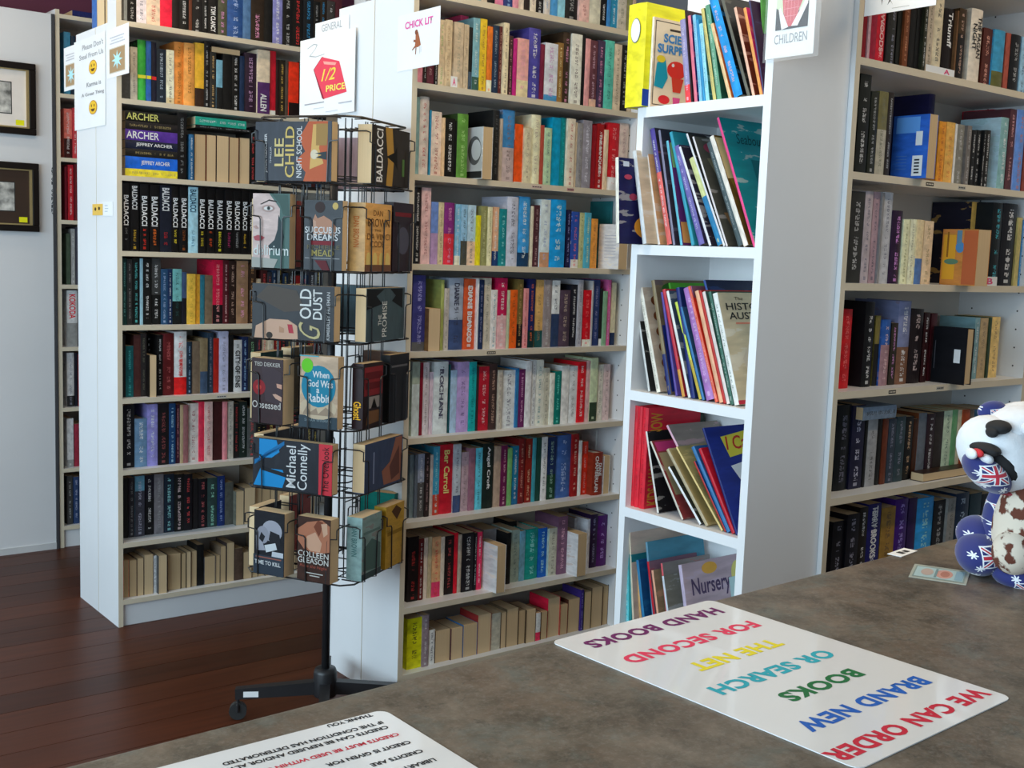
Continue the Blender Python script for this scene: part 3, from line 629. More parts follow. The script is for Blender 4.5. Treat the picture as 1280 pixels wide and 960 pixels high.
row(CB, 5, B5, """64 104 95 9aa89a /b8c4c4@.7; 106 121 100 7a1a2a; 122 154 98 c4bcc0 #766; 156 175 150 c8b4c0; 177 257 95 c4ccdc #556 h T:ROCHAN|445|.25|.9|.3; 259 266 110 1a4a50; 268 302 140 9ab4d4; 304 366 95 a890c0 #658; 367 406 95 1a9a9a #0a5a60; 408 418 120 2a2a2a; 420 473 120 a01a2a #eaa; 475 519 105 3a2a28 #a87 h; 521 546 140 b0a89a #877; 548 612 140 c8d0e8 #667; 614 632 130 2a6a9a; 634 666 135 5a2050 #c9b; 668 700 90 e0e0f0; 702 724 85 c8ccd0 #667; 726 763 85 d4d0c0 #2a7a80; 765 797 128 b4b0a0 #665; 799 823 155 d0ccc0; 824 859 145 0a6a60 #6cb; 861 900 115 d0ccc8; 902 944 118 c8ccd4 #888; 946 988 95 c41a24 #ecc; 990 1012 90 c8a0a0; 1014 1053 75 b8c4a0 /2a3a2a@.3; 1055 1082 110 c4c0b4 #776; 1084 1118 108 c0aaa8 #866""", gain=1.7, rec=0.04)
row(CB, 6, B6, """52 72 165 6a7a80; 74 92 165 5a6470; 94 129 160 8a94a8 /4a4a4a@.55 #dde; 131 157 155 2a2020 #a88; 159 175 165 b8a8a0; 177 210 120 3a8aa8 /b04030@.3 #9de; 212 282 110 b01a2a h T:Ber_Carroll|d8b870|.3|.92|.42; 284 324 108 a8b0b8 /3a4a70@.25 #556; 326 364 150 a89098 #766; 366 400 130 8a6070; 402 438 128 5ab8d0 #1a4a60; 440 499 105 1a2420 h T:Angel_Croft|d8dcd8|.3|.95|.35; 501 536 120 a08a78; 538 571 115 5a1a40 #c9a; 573 597 130 6aa060; 599 631 118 1a6a8a /1a5a80@.3 #cde; 633 667 80 6a1a1c #b87 h; 669 703 80 7a2018 #ca8; 705 724 75 3a8a98; 726 752 72 1a4038; 754 784 70 d0d0cc #333; 786 831 70 1a2a50 /1a3a2a@.4 #8a9; 833 911 60 3a5a94 #9ac h; 913 950 55 8a1a1c #da9; 952 968 90 d8d0c8; 970 1000 95 c03020 #e99; 1004 1082 155 7a2a1a h p.025 T:DIANE|f0e8e0|.45|.75|.3|.68 T:CHAMBERLAIN|f0e8e0|.08|.92|.34|.35; 1085 1117 170 e8e4d8 f p.02; 1040 1064 35 c8ccd0 b.13; 1066 1094 38 c0a888 b.13; 1096 1132 38 5a90a8 b.13""", gain=1.7, rec=0.05)
row(CB, 7, B7, """82 136 170 1a1414 #a33; 138 162 180 5a1a1a #ccc; 164 183 175 c8b8a8; 185 204 170 b0a080; 206 250 170 c89a70 /d03a60@.25 #c33; 252 270 170 c4b8a8; 272 318 165 201818 #a44; 320 338 150 c01a2a; 340 358 160 a89a8a; 360 422 150 1a181c #bbb; 424 437 150 181418 #eee; 439 464 145 c42a50 #fcc; 540 586 215 c8b090 f p.07 ~e8e8f0; 592 612 150 1a1a1a; 614 657 135 8a9a90 #566; 659 686 140 6a9ab0; 688 754 130 1a8a80 #8dc h; 756 798 125 1a5ab0 #9ce; 800 808 130 a8c8d8; 810 850 125 b0b0a0 #665; 852 904 65 6a4a60 #d9a; 950 1004 155 8a6a48 f p.06 ~e0e4ec; 1006 1020 80 c4c4c8; 1022 1058 55 2a1a3a #88a; 1060 1116 60 4a1a60 #a8c h; 1118 1146 65 9a2a20; 470 545 130 8a8a8c b.11; 600 640 90 151515 b.12 #aaa; 940 1000 70 b8b8bc b.11""", gain=1.75, rec=0.05)
row(CB, 8, B7, """78 152 590 e8d01a #222; 155 189 575 8a7a80 #ccc; 190 220 650 e0d8c8 #333; 222 299 650 4a3a2a f; 301 364 640 5a3a3a f; 366 439 620 3a6a9a f ~3a6a9a; 441 510 570 8a2a2a f; 512 559 565 b0aa98; 561 588 560 5a4a3a f; 590 650 540 5a4a38 f; 652 686 550 4a3a2a f; 688 740 545 4a3a2a f; 742 766 575 d8d0c8 /d03050@.3; 768 800 575 4a3a2a f; 802 864 485 b01a3a f ~c8203a; 868 905 520 8a4a38 f; 907 966 490 4a2a20 f; 968 988 445 3a2a70 #99c; 990 1026 455 4a4a30 f; 1028 1084 430 5a4a3a f; 1086 1114 425 5a3a2a f; 1116 1150 420 3a5a4a f""", gain=1.7, rec=0.03)

# ---- right-hand bookcase
D1 = (1040, 0, 5.054); D2 = (1040, 170, 4.571); D3 = (1020, 350, 4.923); D4 = (1020, 480, 3.427)
row(CD, 1, D1, """194 220 0 7a1420; 222 243 40 b09098; 245 282 10 8a1a30; 284 340 5 b82030 #e8a8a8 h T:WOODS|d89a98|.2|.8|.45; 342 352 60 1a1616; 354 407 30 2a2a28 #889 h; 409 437 20 1a1c18; 440 486 20 6a3a20 #b86; 488 526 20 161412; 528 556 30 161616; 558 598 20 2a2c20 #ddd; 600 636 0 a89a88 #443; 638 700 -20 c8bca0 #333 h; 702 768 52 1a1414 h T:Triumff|e8e8e0|.45|.95|.4; 770 779 60 6a4a30; 781 836 48 3a2a18 /1a1614@.65 #b98; 872 944 52 cfc4b4 h T:THE_PAGAN|2a2422|.35|.9|.34|.68 T:NIGHT|2a2422|.45|.8|.34|.3; 946 1003 175 4a2018 #d98; 1005 1088 185 3a8ab0 /5a5a30@.3 h; 1090 1118 205 9a4a3a; 1122 1186 215 1a1a1c #aaa h; 1188 1225 230 8ab0c8 #335; 1227 1265 230 5a2a20 #cc9; 1267 1310 230 2a2a28 #ccc""", gain=1.45, fill=3.2)
r_d2 = row(CD, 2, D1, """164 233 465 1a1c18 #bbb; 237 283 575 22241c #999; 285 343 575 6a6440 /a09a88@.55 #665; 345 378 580 2a2420 #aaa; 605 660 720 2a68b0 f p.06 ~2a5ab0; 668 712 765 d88a2a #a42; 714 768 770 e0a050 #b63; 770 782 780 d8d4cc; 784 828 785 7a7870 #aaa; 830 874 790 6a6460 #aaa; 876 904 820 1a1a1a #ddd; 906 934 820 1a1a1a #ddd; 936 962 820 161616 #ddd; 964 992 820 1c1a18 #ddd; 1060 1108 740 7aa0a0 #fff ~a8c4d8 h; 1110 1150 685 4a2a30 #c99; 1152 1215 690 5a80c0 #a64 ~8a9ac8 h; 1217 1260 700 7a3a30 #cc9; 600 640 590 1a1a40 b.10 h; 1000 1050 690 a82030 b.12 h""", gain=1.5, fill=3.2)
r_d3 = row(CD, 3, D2, """98 176 315 2a2a28 #aaa; 178 222 315 a09498 #556; 224 262 318 9a8088 #445; 264 284 322 7a7878; 286 334 320 a8a8ac #556; 338 398 425 2a1a30 #c8d h; 400 438 475 e0d8a8 #885; 440 473 475 e0d4b0 #776; 475 518 478 d0b890 /4a6a9a@.4; 520 572 485 c8b090 #875; 826 898 535 a0583a f p.085 ~b8783a; 912 968 380 14181a #4ab h; 970 1050 385 14141a #ddd h; 1052 1076 465 a89a60; 1078 1110 480 3a7ab0 #cde; 1112 1150 420 2a2a30 #ccc; 790 826 375 c8a050 b.09 ~1a1a28 h; 830 900 378 14141a b.12 h""", gain=1.55, fill=3.0, rec=0.03)
r_d4 = row(CD, 4, D3, """152 218 180 b01a20 #d66 h; 300 356 135 141416 ~141416 #eee h; 358 388 220 6a6030 /1a1816@.6; 390 456 245 2a5090 /8a6a70@.62 #caa h; 458 496 265 2a241c #c8b; 498 578 130 6a7090 /6a4a38@.45 #eee h; 580 656 180 1a1214 #a99 h; 658 690 200 2a1214 #ddd; 922 966 300 101014 f p.09 ~101014 h; 970 1000 232 6a8a90 #cdd; 1002 1050 235 a08a68 #765; 1052 1072 230 2a3a2a; 1074 1124 228 c8a868 #864; 700 736 205 4a1a20 b.07; 870 904 230 8a8a88 b.13; 906 938 240 6a8488 b.13""", gain=1.8, rec=0.05)
row(CD, 5, D4, """86 146 92 14181c #667 h; 148 204 92 1a1a30 #aab; 206 216 150 1a1a1a; 218 258 152 8a8a8c #444; 260 279 150 161616; 281 304 150 5a2a1a; 306 338 150 2a3440 #778; 340 378 140 2a3a40 #778; 380 411 140 161616 #b97; 413 430 150 3a2014; 432 468 125 5a6068 ~6a3a20; 470 504 128 2a1a20 #ccc; 506 540 120 2a2422; 542 577 115 a8b8a0 #465; 579 600 112 5a8a60; 602 618 112 b0a890; 620 652 110 8a3a1a; 654 670 110 5a5048; 672 720 108 2a5a78 #9bc; 722 770 108 1a3a4a; 772 830 105 2a2a2a""", gain=1.7, rec=0.055, fill=3.15)
row(CD, 6, D4, """66 116 590 14141a #889; 118 178 560 14141c #889; 180 214 530 1a1614 #ddd; 216 270 515 1a1a5a #cce T:TERRY_BROOKS|c8c8e0|.3|.97|.45; 274 332 530 8a6a30 #543; 334 388 495 3a1a6a #98c h; 390 424 490 2a1a44; 426 498 490 2a8ac8 #9cf h; 500 546 500 1c1c20 #999; 548 590 490 7a7a78 #444; 592 650 470 1a2a40 #9ab h; 652 700 470 1a3038; 702 760 470 161a20""", gain=1.7, rec=0.06, fill=3.2)
# lying books on the right-hand bookcase
p0 = on(1020+205/3.427, 480+112/3.427, 1, 1.725+0.03); p1 = on(1020+345/3.427, 480+112/3.427, 1, 1.755)
flat_book(CD, 5, p0.x, p1.x, ZS[5]+0.185, 0.034, 0.03, 0.13, '5a6878', '222', 'grey book lying across upright books, sixth shelf, right-hand bookcase', gain=1.8)
p0 = on(1020+462/3.427, 480+400/3.427, 1, 1.725+0.01); p1 = on(1020+700/3.427, 480+400/3.427, 1, 1.735)
flat_book(CD, 5, p0.x, p1.x, ZS[5]+0.0005, 0.024, 0.012, 0.04, '2a1c14', None, 'black book lying with tan pages outward, front of sixth shelf, right-hand bookcase', rev=True, gain=1.8)

# ---- far bookcase
def erow(idx, spec, gain=1.5): row(CE, idx, (0, 0, 1), spec, gain=gain, fill=2.2, zs=ZE, rec=0.03)
erow(1, '80 88 40 3a7a98; 89 95 45 1a2a3a; 96 104 45 8a2020 #eee; 105 112 44 222 #eee')
erow(2, '80 90 136 c86a60 /3a1a1a@.4 #eee; 91 97 135 a8343a #eee; 98 106 134 6a1a20 #eee; 107 115 134 3a1a1a', 1.6)
erow(3, '81 84 208 6a1a28; 85 92 206 b0202c #f4d8d0; 93 99 205 5a1a20; 100 110 205 333 #ddd', 1.6)
erow(4, '83 88 292 4a5a4a; 89 94 286 9a9a98 #ddd; 95 101 284 3a3a44; 102 112 285 222', 1.6)
erow(5, '84 97 363 d8d4d4 /8a8a88@.42 h T:KOKODA|c01a28|.5|.93|.6; 99 108 365 222 #ccc', 1.7)
erow(6, '84 93 441 c8c8cc /2a2a2a@.2 h #889; 94 97 441 1a1a24; 98 110 443 8a2a2a', 1.8)
erow(7, '84 92 523 d8d4d0 /8a8a88@.15; 93 99 530 8a2a3a; 100 112 530 444', 1.9)
erow(8, '84 91 595 3a3a3a #aaa; 92 99 596 2a3a5a #aab; 100 112 598 5a5a58', 2.0)
flat_book(CE, 0, on(90, 12, 1, 5.43).x, on(118, 12, 1, 5.43).x, ZE[0]+0.0005, 0.03, 0.03, 0.15, '1a2050', None, 'dark blue book lying on top of the far bookcase')

def side_print(items, els):
    b = next(b for b in items if b['fore'] and b['layer'] == 0); o, d, h = b['o'], b['d'], b['h']
    fr = (Vector((0, d, 0)), Vector((0, -1, 0)), Vector((0, 0, 1)))
    for k, e in enumerate(els):
        pts = ellipse(*e[2:6]) if e[0] == 'e' else [(e[2], e[3]), (e[4], e[3]), (e[4], e[5]), (e[2], e[5])]
        poly('cover_print', [(x*d, y*h) for x, y in pts], ink(e[1], 1.3), o, fr, .0003+.0001*k)
side_print(r_d2, [('r', '5a90d0', .1, .72, .75, .97), ('r', 'e4e8ec', .66, .52, .84, .74), ('r', 'e4e8ec', .6, .04, .88, .36)]+[('r', '2a2a30', .66, .08+.05*k, .8, .105+.05*k) for k in range(5)]+[('r', '4a70a8', .15, .15+.05*k, .45, .16+.05*k) for k in range(5)])
side_print(r_d4, [('r', 'd8d8d8', .66, .38, .84, .62), ('r', '4a4a50', .1, .25, .12, .75)])
side_print(r_b2, [('r', 'b8b8b8', .05, .15, .95, .98), ('e', '5a5a5a', .6, .55, .34, .28), ('e', 'c0c0c0', .68, .56, .24, .2), ('r', '2a2a2a', .02, .02, .98, .15)])
side_print(r_d3, [('r', 'd8982c', .05, .1, .4, .9), ('r', '8a5a20', .15, .5, .2, .95), ('e', '4a80b0', .52, .68, .12, .1), ('r', '5a8098', .42, .75, .56, .98), ('e', '5a7a60', .3, .42, .2, .05), ('r', 'b05a34', .62, .02, 1.0, .98)])
side_print(r_b3, [('r', 'a8acb8', .3, .25+.07*k, .85, .262+.07*k) for k in range(8)])

# books standing on top of the rear bookcase, spines to the window
for k, (pl, pr, c, rev) in enumerate((( 114.6, 120.6, '3a6ab0', False), (121.2, 130.5, '8a7a60', True), (132, 137, 'b09a80', True))):
    y0 = on(pl, 20, 0, 1.44).y; y1 = on(pr, 20, 0, 1.44).y
    o = make_book('biography_paperback', y0-y1, 0.21, 0.13, c, None, None, None, 0, False, rev, 1.0)
    o.location = (1.44, y0, 2.2135); o.rotation_euler = (0, 0, -math.pi/2)
    tag(o, ('blue paperback', 'wider paperback with cream pages outward', 'narrow paperback with cream pages outward')[k]+', on top of the rear left bookcase', 'book', 'books on top of the rear left bookcase')
# ------------------------------------------------------------------ picture books in the children's bookcase (spines face -X)
KSH = ['top', 'second', 'third', 'fourth', 'fifth']
KCOUNT = {}
def kproj(X, Y, Z):
    p = Vector((X, Y, Z))-CAM_P; return (640+FPX*p.dot(_r)/p.dot(_f), 480-FPX*p.dot(_u)/p.dot(_f))
def kid(idx, zoom, xb0, xb1, xt, yt, spine, cover, c2=None, split=0, ct=None, rec=0.02, d=None, what='picture book', hmax=0.36, label=None, hard=True, gain=0.9):
    ox, oy, sc = zoom; X = CX+rec; z0 = CT[idx]+0.0005
    def base(px):
        py = 400.0; p = None
        for _ in range(4):
            p = on(px, py, 0, X); py = kproj(X, p.y, z0)[1]
        return p.y
    yl = base(xb0/sc+ox); yr = base(xb1/sc+ox)
    top = on(xt/sc+ox, yt/sc+oy, 0, X)
    dy, dz = top.y-yl, top.z-z0; th = math.atan2(dy, dz); L = min(math.hypot(dy, dz), hmax)
    t = max(0.004, (yl-yr)*math.cos(th))
    if d is None: d = min(0.25, L*0.78)
    d = min(d, 0.27-rec)
    o = make_book('picture_book', t, L, d, spine, c2 or spine, ct, cover, split, hard, False, gain, text=(0.15, 0.9), pages=PAGESW, gain4=1.45)
    o.matrix_world = Matrix.Translation((X, yl, z0)) @ Matrix.Rotation(-math.pi/2, 4, 'Z') @ Matrix.Rotation(-th, 4, 'Y')
    KCOUNT[idx] = KCOUNT.get(idx, 0)+1
    lab = label or '%s %s, %s of those leaning on the %s shelf, children\'s bookcase' % (cname(spine)+' spined', what, ordw(KCOUNT[idx]-1), KSH[idx])
    tag(o, lab, 'picture book', "books in the children's bookcase")
    return o, t, L, d
def cover_frame(t): return (Vector((t, 0, 0)), Vector((0, 1, 0)), Vector((0, 0, 1)))
def rect(x0, y0, x1, y1): return [(x0, y0), (x1, y0), (x1, y1), (x0, y1)]
def art(o, t, w, h, els, g=1.4):
    """printed cover: els are ('p', colour, pts) / ('e', colour, cx, cy, rx, ry) / ('t', colour, text, x0, y0, x1, y1) in 0..1"""
    fr = cover_frame(t); k = 0
    for e in els:
        k += 1; lift = 0.0003+0.00012*k
        if e[0] == 'p': poly('cover_print', [(a*w, b*h) for a, b in e[2]], ink(e[1], g), o, fr, lift)
        elif e[0] == 'r': poly('cover_print', [(a*w, b*h) for a, b in rect(*e[2:6])], ink(e[1], g), o, fr, lift)
        elif e[0] == 'e': poly('cover_print', [(a*w, b*h) for a, b in ellipse(*e[2:6])], ink(e[1], g), o, fr, lift)
        elif e[0] == 't': letters(e[2], ink(e[1], g), o, fr, (e[3]*w, e[4]*h, e[5]*w, e[6]*h), e[7] if len(e) > 7 else 0.012, e[8] if len(e) > 8 else 0.0, lift+0.0002, 'cover_lettering')

R1 = (770, 0, 6.4)
o, t, L, d = kid(0, R1, 60, 200, 100, 42, 'f8ec30', 'f0dc20', rec=-0.022, d=0.235, what='folder', label='thick bright yellow book with an oval label, on top of the children\'s bookcase', hard=True)
fr = (Vector((t/2, 0, 0)), Vector((1, 0, 0)), Vector((0, 0, 1)))
poly('spine_label', [(a, b+L*0.74) for a, b in ellipse(0, 0, t*0.27, L*0.12, 28)], ink('334455'), o, fr, 0.0012)
poly('spine_label', [(a, b+L*0.74) for a, b in ellipse(0, 0, t*0.25, L*0.112, 28)], ink('f4f0e8'), o, fr, 0.0016)
poly('lower_cover_band', rect(0.001*1, 0.002, d-0.004, L*0.17), ink('1a3a8a'), o, cover_frame(t), 0.0005)
o, t, L, d = kid(0, R1, 252, 268, 290, 135, 'f0ece4', 'c8b8a0', rec=0.0, d=0.17, label='science picture book with bold blue title lettering, cover showing beside the yellow book')
art(o, t, d, L, [('r', '4a4038', .04, .03, .98, .97), ('r', 'd0c0a8', .055, .04, .97, .96), ('r', '3a3028', .34, .875, .78, .9), ('t', '3a78b0', 'SCIENCE', .22, .74, .98, .84, .04), ('t', '3a78b0', 'SURPRISES', .1, .62, .98, .72, .04), ('e', 'c83028', .52, .45, .2, .1), ('e', 'f4f4f0', .44, .5, .03, .02), ('p', '1a88a0', [(.1, .5), (.28, .55), (.34, .35), (.24, .22), (.06, .24)]), ('p', 'c03a28', [(.42, .36), (.68, .36), (.62, .2), (.46, .2)]), ('e', 'd8b830', .18, .55, .09, .04), ('e', 'c02a30', .28, .1, .12, .05), ('p', 'd04a88', [(.46, .14), (.62, .14), (.6, .05), (.48, .05)]), ('p', '2a2a58', [(.72, .4), (.95, .36), (.98, .08), (.78, .14)])])
for a in ((552, 598, 505, 165, '9a94c0', '2a1a2a', 'f0444c', .22, 'd8d0e0'), (600, 612, 548, 85, '2a1a20', '2a1a20'), (625, 650, 570, 130, 'e0788e', '1a1a5a'), (665, 690, 608, 125, '8ac8e8', '2a8ac0', None, 0, '2a6a9a'), (695, 712, 640, 160, '3a9ad0', '2a7ab0'), (715, 745, 660, 195, '9adcf0', '2a6a6a', None, 0, '4a8aa8'), (774, 800, 676, 75, 'd0c47a', '3a5a40', None, 0, '887'), (805, 842, 708, 50, '6aa488', '1a5040', None, 0, 'cde0d0'), (900, 926, 752, 198, 'e8c898', 'c06030', None, 0), (940, 1012, 735, -6, '2a9ae4', '101014', None, 0, 'f0b8b0'), (1050, 1074, 836, -10, '6a6a60', '1a1a1a'), (1090, 1112, 940, 65, 'eec0a8', '5a2a1a'), (1150, 1174, 1015, 70, 'eca460', 'c02a6a'), (1178, 1190, 1060, 5, '4a4a70', '2a1030')):
    a = list(a)+[None]*9
    kid(0, R1, a[0], a[1], a[2], a[3], a[4], a[5], a[6], a[7] or 0, a[8], hmax=0.31)
kid(0, R1, 1196, 1208, 1150, -20, '5a9a48', '4a8a40', rec=0.05, hmax=0.31)

R2 = (765, 140, 5.0526)
o, t, L, d = kid(1, R2, 22, 42, 18, 288, 'ece6d8', '1a1a44', rec=-0.075, d=0.17, label="navy picture book with gold creature, sticking out of the second shelf, children's bookcase")
art(o, t, d, L, [('p', 'c88038', [(.5, .85), (.75, .75), (.8, .55), (.95, .4), (.98, .62), (.95, .86), (.7, .95)]), ('e', 'd08a30', .62, .2, .3, .14), ('e', '2a3a2a', .66, .2, .22, .11), ('e', 'e8e8d8', .5, .29, .05, .03), ('p', 'd8a848', [(.55, .42), (.62, .46), (.6, .5), (.66, .47), (.75, .49), (.68, .44), (.7, .38), (.63, .42)]), ('e', 'a03a50', .2, .78, .08, .03), ('e', '8a3048', .3, .55, .08, .04), ('r', 'b8c0e0', .1, .9, .22, .96)])
for a in ((190, 215, 125, 250, 'dcdfe0', 'b8a890', None, 0, None, -.02), (288, 302, 200, 180, 'f0ece8', 'd89a70'), (345, 376, 235, 112, '5a4a9a', '3a3640', 'e86a64', .62, 'f0f0f4'), (384, 398, 290, 118, '8a88a0', '343240'), (430, 445, 340, 185, '6ac0d4', '6a2a60'), (500, 520, 360, 132, '3aa0b8', '2a8a98'), (546, 584, 385, 225, '7068ac', '3a3450', None, 0, 'c8c4e0'), (612, 628, 420, 225, 'e8e8ee', '2a2638'), (665, 700, 484, 300, 'd8dc9a', 'b8b098', '2a80b0', .55), (703, 716, 466, 142, 'e4e4e8', '2a2a2a'), (720, 732, 506, 160, 'e8e0e0', '4a4a44', None, 0), (795, 828, 595, 200, '4a5a5e', '5a5a50', None, 0, 'a8b0b0'), (830, 862, 612, 162, 'f0e8dc', '6a4a20')):
    a = list(a)+[None]*9
    o, t, L, d = kid(1, R2, a[0], a[1], a[2], a[3], a[4], a[5], a[6], a[7] or 0, a[8], rec=0.02 if a[9] is None else a[9], hmax=0.31)
    if a[0] == 430: art(o, t, d, L, [('r', '7aa870', .02, .74, .98, .98), ('e', 'b8c8a0', .5, .86, .3, .08), ('r', '5a2a6a', .02, .22, .98, .74), ('p', 'b03048', [(.1, .6), (.8, .66), (.9, .56), (.2, .52)]), ('p', 'c07048', [(.4, .55), (.7, .6), (.75, .4), (.45, .42)]), ('e', '5a9a40', .6, .4, .14, .07), ('r', 'd88a50', .02, .02, .98, .22), ('e', '8a7a50', .4, .15, .1, .03), ('p', '6a88a0', [(.5, .05), (.8, .12), (.7, .04)])])
    if a[0] == 546: art(o, t, d, L, [('r', 'b8b098', .3, .1, .95, .86)])
    if a[0] == 720: art(o, t, d, L, [('e', '8a3a50', .3, .9, .2, .06), ('p', '6a6a58', [(.1, .8), (.9, .85), (.9, .6), (.2, .6)]), ('e', '5aa040', .4, .5, .15, .05), ('e', 'd86a30', .55, .42, .22, .1), ('p', '8a6a4a', [(.1, .3), (.9, .34), (.9, .1), (.2, .08)])])
    if a[0] == 830: art(o, t, d, L, [('r', 'd8b080', .02, .6, .3, .98), ('p', '8a6a28', [(.05, .6), (.9, .7), (.9, .2), (.2, .15)])])
o, t, L, d = kid(1, R2, 892, 908, 660, 40, 'f2508f', '0a7278', 'f8e8d8', 0, None, label="tall pink-spined book with teal cover, rightmost on second shelf, children's bookcase", d=0.25)
art(o, t, d, L, [('t', '0a3a40', 'Seabourne', .16, .8, .68, .88, 0.0, .3), ('r', '0a5a60', .3, .3, .6, .68), ('e', '8a4a50', .5, .6, .06, .03), ('e', '6a7a60', .75, .62, .06, .03), ('r', 'd8e8e4', .86, .52, 1.0, .55)])
o = None

R3 = (780, 325, 4.683)
kid(2, R3, 99, 112, 97, 52, '2a4a90', '3a6aa8', rec=0.06, d=0.2, hmax=0.33)
for a in ((140, 152, 68, 280, 'd4d4d0', '2a2a2a'), (188, 212, 82, 168, 'e8e0d0', 'b0a090', None, 0, '887'), (254, 275, 156, 122, '8a7a5a', '6a5a44', '1a2a6a', .35), (300, 312, 213, 190, '5a4a9a', '5a4a9a'), (338, 356, 222, 175, 'c83444', 'a02030', 'd89a40', .25), (374, 390, 245, 185, 'ececE6'.lower(), '3a4a60'), (392, 414, 300, 165, '1a2a70', '1a2a60'), (438, 455, 295, 250, 'ccdc54', '1a1a2a', 'c8b040', .4), (457, 472, 326, 280, '3a7ab0', '2a4a6a'), (478, 530, 342, 170, 'b07ac0', '7a4a5a', None, 0, 'e0c0e0'), (532, 550, 370, 158, 'ec684e', 'c03020', None, 0, 'f4c0b0'), (556, 580, 412, 185, 'f4b890', 'c03020'), (582, 598, 436, 185, 'c42a24', 'a02018'), (600, 620, 455, 190, 'f0e0d8', '3a5a50'), (622, 641, 490, 190, '3a6a58', '2a4a40', None, 0, 'c8d0c8')):
    a = list(a)+[None]*9
    o, t, L, d = kid(2, R3, a[0], a[1], a[2], a[3], a[4], a[5], a[6], a[7] or 0, a[8], hmax=0.335)
    if a[0] == 188: art(o, t, d, L, [('e', '6a3a20', .25, .12+.15*k, .14, .06) for k in range(6)]+[('e', '8a5030', .25, .19+.15*k, .08, .035) for k in range(6)])
    if a[0] == 254: art(o, t, d, L, [('e', '2a5a20', .3, .92, .2, .06), ('e', '8a2020', .4, .86, .1, .03), ('r', '1a2a6a', .02, .02, .9, .6)])
kid(2, R3, 385, 398, 255, 138, '5ab030', '4aa02a', rec=0.07, d=0.19); kid(2, R3, 660, 674, 462, 122, '3a5aa0', '1a2440', rec=0.06, d=0.2)
o, t, L, d = kid(2, R3, 644, 674, 515, 200, 'f0f0ea', 'bcae90', None, 0, '446a58', d=0.235, label='cream history of Australia picture book with a cow on its cover, children\'s bookcase')
art(o, t, d, L, [('t', '3a3428', 'The', .25, .93, .38, .96, .0), ('t', '2a2a28', 'HISTORY', .1, .84, .82, .905), ('t', '2a2a28', 'AUSTRALIA', .12, .755, .98, .82), ('r', 'c87a62', .2, .712, .7, .728), ('p', 'c4b8a4', [(.2, .4), (.35, .55), (.6, .52), (.85, .6), (1, .5), (1, .06), (.3, .06)]), ('p', '8a7a6a', [(.3, .45), (.4, .58), (.7, .55), (.9, .68), (.98, .66), (.98, .5), (.8, .45), (.5, .4)]), ('e', '3a3028', .62, .32, .06, .03), ('e', 'b09888', .5, .2, .12, .06), ('r', 'b83040', .0, .0, 1.0, .035)])
o = None
R4 = (770, 490, 4.8)
for k, (a0, a1, xt, yt) in enumerate(((49, 73, 80, 75), (75, 99, 106, 79), (101, 127, 131, 84), (129, 161, 160, 91))):
    o, t, L, d = kid(3, R4, a0, a1, xt, yt, 'e8283a', 'd82438', None, 0, 'a81424', what='hardback', label="%s red children's encyclopedia of the matching set, fourth shelf, children's bookcase" % ONES[k], d=0.2)
letters('KIDS WANT TO KNOW', ink('c88a30', 1.3), o, (Vector((t, 0, 0)), Vector((0, 0, 1)), Vector((0, -1, 0))), (L*.03, -d*.28, L*.95, -d*.06), .02, 0, .0008, 'cover_lettering')
poly('cover_print', rect(L*.02, -d*.95, L*.4, -d*.35), ink('8a1a28'), o, (Vector((t, 0, 0)), Vector((0, 0, 1)), Vector((0, -1, 0))), .0005)
for a in ((245, 256, 175, 238, 'e4e0d8', '1c1c1e'), (393, 406, 202, 300, 'dcd4c4', '8a3a3a'), (500, 517, 310, 455, 'f0f0f0', '3a3a30'), (538, 560, 300, 350, 'bcac8c', 'a89468'), (632, 646, 358, 335, 'ecd08a', '9a8a58'), (652, 664, 464, 420, 'b8302a', '2a4a80'), (666, 690, 450, 335, '3a7ab0', '2a5a90'), (694, 716, 492, 345, 'c81c2e', 'c81c2e')):
    a = list(a)+[None]*9
    o, t, L, d = kid(3, R4, a[0], a[1], a[2], a[3], a[4], a[5], hmax=0.29)
    if a[0] == 393: art(o, t, d, L, [('r', 'c03a70', .05, .86, .95, .98), ('r', '9a8a68', .05, .3, .95, .84), ('r', '1c1c1c', .3, .6, .6, .75), ('r', '2a241c', .3, .35, .7, .5), ('p', 'd8a040', [(.3, .3), (.9, .34), (.85, .14), (.4, .12)])])
    if a[0] == 538: art(o, t, d, L, [('r', '9c8858', .04, .03, .97, .97)])
o, t, L, d = kid(3, R4, 719, 732, 515, 220, '1a2a70', '1a2a78', d=0.24, label="dark blue I Can book with an elephant drawing, fourth shelf, children's bookcase")
art(o, t, d, L, [('p', 'e8c040', [(.25, .7), (1.0, .78), (1.0, .98), (.2, .9)]), ('t', 'b8302a', 'I Can', .24, .77, .66, .9, .012, .2), ('p', 'e8e4dc', [(.22, .62), (1.0, .72), (1.0, .05), (.55, .05)]), ('e', '5a5a58', .62, .53, .15, .1), ('e', 'e8e4dc', .62, .53, .14, .092), ('e', '5a5a58', .85, .5, .14, .12), ('e', 'e8e4dc', .85, .5, .13, .112), ('e', '2a2a2a', .84, .53, .015, .012)])
kid(3, R4, 590, 606, 300, 205, 'f4bccc', '8a8078', rec=0.07, d=0.19)
kid(3, R4, 330, 345, 225, 110, '3a6a80', '4a5a50', rec=0.08, d=0.18)
R5 = (770, 640, 6.857)
